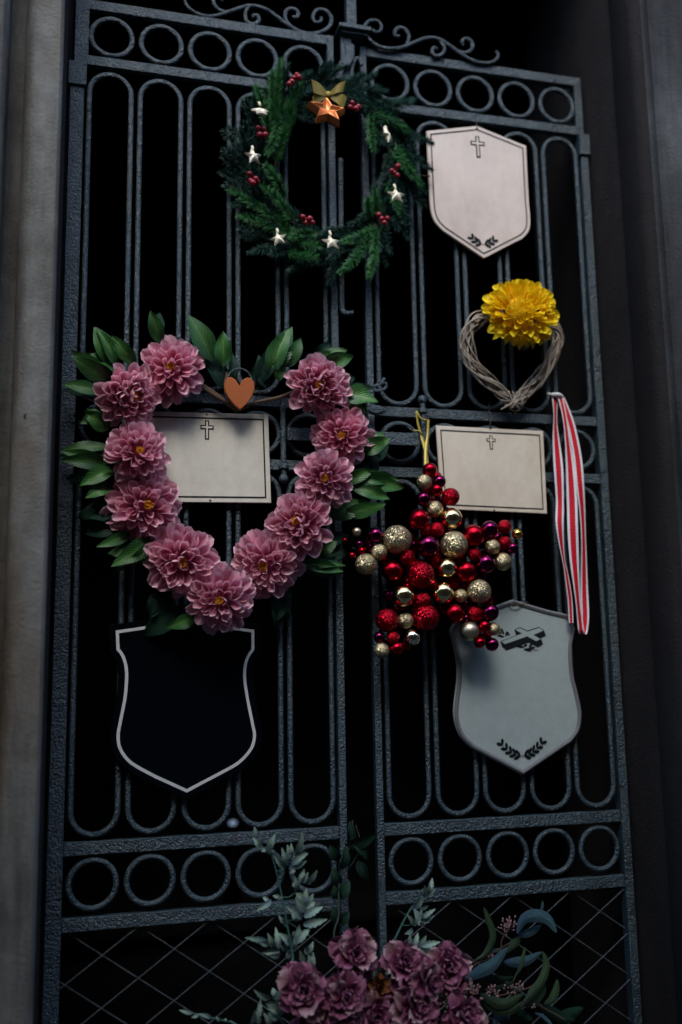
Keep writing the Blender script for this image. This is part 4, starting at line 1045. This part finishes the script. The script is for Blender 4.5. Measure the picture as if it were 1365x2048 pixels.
frond('green_frond', 'tall pale green serrated frond rising from the purple bouquet in front of the gate rings', [(425, 1000), (410, 880), (375, 690), (345, 530), (318, 400), (290, 290), (265, 215)], -.15, -.12, [
 ((215, 180), [(200, 180, 150, 110, 32), (160, 130, 160, 40, 34), (210, 190, 170, 160, 28), (215, 185, 235, 205, 26)]),
 ((270, 205), [(255, 190, 295, 90, 38), (262, 200, 250, 140, 30)]),
 ((370, 300), [(370, 300, 285, 235, 38), (372, 300, 340, 185, 36), (380, 260, 378, 160, 30), (400, 230, 400, 155, 28), (430, 230, 478, 85, 42), (430, 240, 495, 205, 30), (400, 290, 510, 215, 36), (410, 310, 500, 265, 34), (400, 320, 430, 335, 34)]),
 ((425, 470), [(425, 460, 425, 370, 36), (455, 410, 485, 318, 34), (470, 410, 510, 340, 28), (500, 400, 568, 338, 36), (490, 410, 530, 380, 28), (430, 440, 415, 400, 24)]),
 ((470, 610), [(475, 540, 430, 470, 36), (485, 540, 500, 440, 38), (480, 540, 450, 470, 32), (490, 600, 425, 500, 38), (490, 550, 548, 475, 34), (490, 580, 556, 530, 32), (470, 640, 365, 560, 40), (480, 630, 606, 565, 44), (475, 680, 635, 645, 42), (455, 650, 400, 600, 34)]),
 ((250, 540), [(270, 520, 178, 590, 30), (260, 530, 215, 500, 22), (330, 500, 280, 490, 22), (340, 490, 310, 520, 20)]),
 ((350, 660), [(370, 670, 315, 615, 24), (360, 660, 345, 640, 20)]),
 ((350, 830), [(240, 780, 100, 765, 30), (260, 800, 190, 800, 30), (330, 850, 205, 860, 34), (330, 870, 250, 880, 30), (290, 830, 250, 745, 34), (320, 840, 300, 700, 34), (390, 800, 325, 738, 44), (380, 830, 330, 820, 36), (390, 900, 370, 850, 30)]),
 ((420, 800), [(410, 790, 455, 680, 38), (430, 800, 525, 700, 40), (420, 840, 420, 780, 34), (400, 760, 415, 720, 24)]),
 ((510, 960), [(510, 975, 455, 850, 44), (515, 975, 515, 880, 40), (520, 975, 545, 860, 38), (500, 860, 545, 790, 34), (490, 830, 530, 880, 34)]),
 ((420, 1000), [(430, 1000, 400, 940, 24)])], mound)
frond('green_frond', 'slim pale green frond leaning before the bottom rail of the gate beside the carnations', [(995, 960), (1040, 860), (1085, 750), (1140, 640), (1190, 560), (1240, 520), (1275, 470), (1310, 410)], -.15, -.12, [
 ((1290, 470), [(1290, 470, 1322, 375, 30), (1280, 480, 1265, 420, 24), (1270, 500, 1255, 450, 22), (1285, 490, 1340, 440, 26), (1290, 480, 1300, 420, 20)]),
 ((1225, 560), [(1190, 560, 1260, 520, 40), (1230, 580, 1290, 555, 26)]),
 ((1200, 660), [(1190, 570, 1215, 690, 34), (1210, 600, 1230, 690, 34), (1240, 640, 1340, 575, 28), (1230, 660, 1330, 620, 30), (1220, 650, 1250, 570, 24), (1250, 690, 1290, 600, 24), (1210, 690, 1160, 620, 26), (1190, 710, 1140, 740, 30)]),
 ((1235, 825), [(1145, 865, 1180, 740, 44), (1200, 830, 1225, 730, 30), (1220, 825, 1285, 755, 34), (1235, 825, 1370, 790, 36), (1235, 830, 1330, 835, 34), (1175, 845, 1285, 885, 40), (1160, 860, 1260, 850, 30)]),
 ((980, 1000), [(990, 1010, 955, 920, 40), (960, 1060, 930, 970, 44), (940, 1100, 910, 1130, 40), (985, 1030, 1000, 950, 34), (990, 1020, 1050, 1040, 26)])], mound)
frond('green_frond', 'short blue green leaf sprig low at the left side of the bouquet', [(330, 1300), (320, 1220), (290, 1150), (270, 1110)], -.16, -.15, [
 ((280, 1150), [(270, 1160, 155, 1115, 34), (290, 1150, 280, 1090, 30), (300, 1170, 330, 1100, 34), (300, 1190, 230, 1200, 36), (310, 1230, 350, 1150, 34), (320, 1240, 250, 1225, 40), (330, 1280, 250, 1255, 44), (340, 1270, 300, 1200, 34), (170, 1300, 205, 1165, 34), (140, 1326, 160, 1230, 34), (190, 1330, 170, 1240, 28), (260, 1340, 230, 1260, 40)])], mound, LEAF_P)
frond('green_frond', 'thin grey green sprig lying low across the wire mesh beside the bouquet', [(60, 1345), (-20, 1310), (-120, 1285), (-260, 1250)], -.12, -.06, [
 ((-200, 1265), [(-240, 1260, -330, 1235, 20), (-200, 1265, -250, 1285, 18), (-120, 1285, -200, 1260, 22), (-60, 1300, -90, 1275, 20), (-40, 1310, -20, 1290, 16)])], mound, LEAF_P)
# dark climbing stems in the gap between the leaves
ds = empty('dark_vine', at(690, 1900, -.06), 'nearly black leafy stem climbing the gap between the two gate leaves', 'foliage')
mb = MB(); mb.tube(spline([mound, at(672, 1915, -.10), at(678, 1830, -.07), at(680, 1760, -.05), at(700, 1690, -.04), at(706, 1640, -.03)], 5), .0018, 6)
mb.tube(spline([at(680, 1760, -.05), at(720, 1700, -.04), at(712, 1650, -.03)], 5), .0013, 5); mb.build('stem', STEM_D, ds)
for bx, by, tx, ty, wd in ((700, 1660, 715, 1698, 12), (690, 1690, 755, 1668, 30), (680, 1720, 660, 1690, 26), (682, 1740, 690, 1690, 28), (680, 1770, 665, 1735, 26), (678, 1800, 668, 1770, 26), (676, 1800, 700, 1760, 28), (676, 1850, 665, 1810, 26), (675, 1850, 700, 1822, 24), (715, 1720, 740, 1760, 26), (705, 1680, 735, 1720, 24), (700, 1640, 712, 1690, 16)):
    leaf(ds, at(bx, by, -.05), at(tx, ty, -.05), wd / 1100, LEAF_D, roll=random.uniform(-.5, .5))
# eucalyptus spray
def c5(x, y): return (x / 3.79 + 840, y / 3.79 + 1750)
eu = empty('eucalyptus_spray', at(*c5(350, 760), -.14), 'eucalyptus spray with curved blue and olive leaves to the right of the bouquet', 'foliage')
mb = MB()
for pts in ([(180, 880), (340, 700), (450, 640), (640, 540), (740, 470)], [(300, 800), (420, 680), (600, 600), (620, 500), (660, 420)], [(500, 870), (640, 840), (720, 780), (790, 560)], [(300, 1000), (520, 930), (760, 880), (900, 800), (960, 640)], [(600, 1100), (850, 990), (1000, 1040), (1100, 1100)]):
    mb.tube(spline([at(*c5(*q), -.135) for q in pts], 5), .0011, 5)
mb.tube(spline([mound, at(*c5(180, 880), -.15), at(*c5(300, 800), -.14)], 5), .002, 6)
mb.build('stem', TWIGM, eu)
def curved_leaf(pts, wd, m, y=-.135, fold=.4, edge=0.0, n=12):
    """a long leaf along a curved spine given in zoomed pixels"""
    sp = spline([at(*c5(*q), y + (0 if len(q) < 3 else q[2])) if len(q) < 3 else at(q[0] / 3.79 + 840, q[1] / 3.79 + 1750, y + q[2]) for q in pts], n // (len(pts) - 1) + 1)
    N = len(sp); mb = MB()
    def fn(u, v):
        i = min(N - 1, int(round(v * (N - 1)))); tg = (sp[min(i + 1, N - 1)] - sp[max(i - 1, 0)]).normalized()
        view = Vector((0, -1, 0)); sd_ = tg.cross(view).normalized(); nn = sd_.cross(tg).normalized()
        sd2 = sd_ * math.cos(edge) + nn * math.sin(edge); n2 = tg.cross(sd2) * -1
        pr = math.sin(PI * min(1, v * .97 + .015)) ** .75; x = (u - .5) * 2
        return sp[i] + sd2 * (x * .84 * wd / 3.79 / 1060 / 2 * pr) - n2 * (fold * .7 * abs(x) * wd / 3.79 / 1060 / 2 * pr)
    mb.grid(fn, 4, N - 1); return mb.build('leaf', m, eu, 'all')
curved_leaf([(738, 445), (790, 340), (880, 310), (975, 340), (1035, 435)], 110, EUC, -.15, .3)
curved_leaf([(745, 455), (800, 450), (870, 420), (920, 380)], 70, EUC, -.135, .2)
curved_leaf([(915, 285), (932, 240), (932, 195)], 30, EUC, -.13)
curved_leaf([(345, 790), (450, 740), (560, 680), (665, 550)], 110, EUC, -.155, .25)
curved_leaf([(635, 660), (720, 665), (820, 650), (925, 585)], 90, EUC, -.145, .3)
curved_leaf([(410, 655), (500, 600), (560, 470), (520, 330), (485, 245)], 62, EUC_G, -.145, .5)
curved_leaf([(660, 590), (700, 540), (740, 500), (750, 465)], 74, EUC_G, -.14, .3)
curved_leaf([(715, 780), (765, 700), (785, 620), (798, 545)], 40, EUC_G, -.16, .3)
curved_leaf([(760, 1010), (850, 900), (930, 800), (965, 680), (930, 580)], 80, EUC_G, -.16, .4)
curved_leaf([(790, 990), (860, 930), (910, 870), (920, 800)], 150, EUC_G, -.15, .2)
curved_leaf([(462, 900), (560, 960), (660, 975), (790, 900)], 90, EUC_G, -.165, .3)
curved_leaf([(465, 935), (560, 1010), (680, 1030), (790, 960)], 84, EUC_G, -.160, .4)
curved_leaf([(940, 980), (1000, 950), (1035, 880), (1042, 790)], 80, EUC_G, -.13, .3)
curved_leaf([(900, 1010), (1000, 1040), (1080, 1090), (1180, 1100)], 100, LEAF_D, -.13, .3)
curved_leaf([(980, 1080), (1080, 1080), (1160, 1050), (1240, 1010)], 110, LEAF_D, -.12, .3)
curved_leaf([(560, 1130), (600, 1080), (650, 1060), (680, 1090)], 90, EUC, -.15, .3)
curved_leaf([(870, 1045), (930, 1070), (975, 1110), (1010, 1150)], 34, EUC, -.15, .3)
curved_leaf([(540, 580), (590, 575), (640, 600)], 40, EUC, -.13, .2)
curved_leaf([(560, 760), (640, 790), (710, 770)], 44, LEAF_D, -.14, .3)
curved_leaf([(540, 860), (640, 850), (720, 800)], 50, LEAF_D, -.14, .3)
curved_leaf([(720, 1000), (780, 1060), (860, 1100)], 70, LEAF_D, -.14, .3)
# seed heads and tiny buds
def seedhead(parent, cx, cy, n, spread, y, name='seed_head', m=BUD, conv=c5, sz=.0016, upw=.6):
    mb = MB(); rr = random.Random(int(cx + cy)); root_ = at(*conv(cx, cy + spread * .7), y + .01)
    for i in range(n):
        q = at(*conv(cx + rr.gauss(0, spread * .45), cy + rr.gauss(0, spread * .4)), y + rr.uniform(-.012, .012)); d = (q - root_).normalized()
        mb.tube([root_.lerp(q, .3), q], .0004, 3, m=1); mb.tube([q, q + d * sz * 1.6, q + d * sz * 3.2], [sz * .55, sz, sz * .3], 5)
    return mb.build(name, [m, TWIGM], parent, 'all')
seedhead(eu, 675, 390, 46, 62, -.14); seedhead(eu, 690, 850, 34, 55, -.14); seedhead(eu, 545, 880, 24, 45, -.15); seedhead(eu, 770, 850, 10, 25, -.15); seedhead(eu, 540, 610, 8, 22, -.13); seedhead(eu, 860, 1000, 8, 24, -.15)
lb = empty('pink_bud_spray', at(905, 1990, -.19), 'cloud of tiny dusty pink buds among the lower carnations', 'flower spray')
seedhead(lb, 290, 860, 70, 100, -.195, 'bud_cluster', BUD, sz=.0017); seedhead(lb, 240, 960, 60, 80, -.195, 'bud_cluster', BUD, sz=.0017); seedhead(lb, 390, 880, 40, 60, -.18, 'bud_cluster', BUD, sz=.0017); seedhead(lb, -30, 920, 50, 70, -.19, 'bud_cluster', BUD, sz=.0017); seedhead(lb, -250, 960, 40, 70, -.17, 'bud_cluster', BUD, sz=.0016); seedhead(lb, 120, 860, 46, 60, -.19, 'bud_cluster', BUD, sz=.0017)
mb = MB(); mb.tube([mound, at(*c5(290, 930), -.185)], .0015, 5); mb.tube([mound, at(*c5(-30, 960), -.18)], .0015, 5); mb.build('stem', STEM_D, lb)
ob = empty('dried_flower', at(756, 1976, -.17), 'small rust brown dried bloom between the burgundy carnations', 'flower')
for k in range(16):
    o = bpy.data.objects.new('petal', bpy.data.meshes.get('rust_petal') or petal_mesh('rust_petal', 1, .6, .5, .1, OCHRE).mesh('rust_petal', OCHRE, 'all')); link(o, ob)
    o.matrix_basis = frame((0, -1, .4)) @ petal_place(k * GA, math.radians(10 + 75 * k / 16), .003, 0) @ Matrix.Scale(.022, 4)
mb = MB(); mb.tube([at(756, 1976, -.165), mound], .0015, 5); mb.build('stem', STEM_D, ob)

# ------------------------------------------------------------------ grave lights glimmering in the dark chamber
al = MB(); al.box((-.2, 1.5, ZT + .002), (1.1, 1.9, -1.13)); al.box((-.25, 1.46, -1.1295), (1.15, 1.94, -1.10)); tag(al.build('altar', STONE_IN, smooth=False), 'dark stone altar inside the tomb behind the gate', 'altar')
for (px, py), c, s, lab, r_ in (((470, 1781), (1, .42, .08), .8, 'small grave candle with an orange glow far behind the lower rings', .011), ((466, 1646), (.45, .62, 1), .10, 'small pale grave light far behind the lower gate loops', .009)):
    q = at(px, py, 1.7); e = empty('grave_light', (q.x, q.y, -1.0995), lab, 'candle', 'grave lights on the altar')
    mb = MB(); top = q.z - .02
    mb.tube([(q.x, q.y, -1.0995), (q.x, q.y, -1.085), (q.x, q.y, top - .01), (q.x, q.y, top)], [.03, .03, .026, .022], 14); mb.build('holder', BAU['P'], e)
    mb = MB(); mb.sphere(q, r_, 10, 8, (1.5, 1, 1)); mb.build('flame', glow('flame_' + str(int(s * 10)), c, s), e)
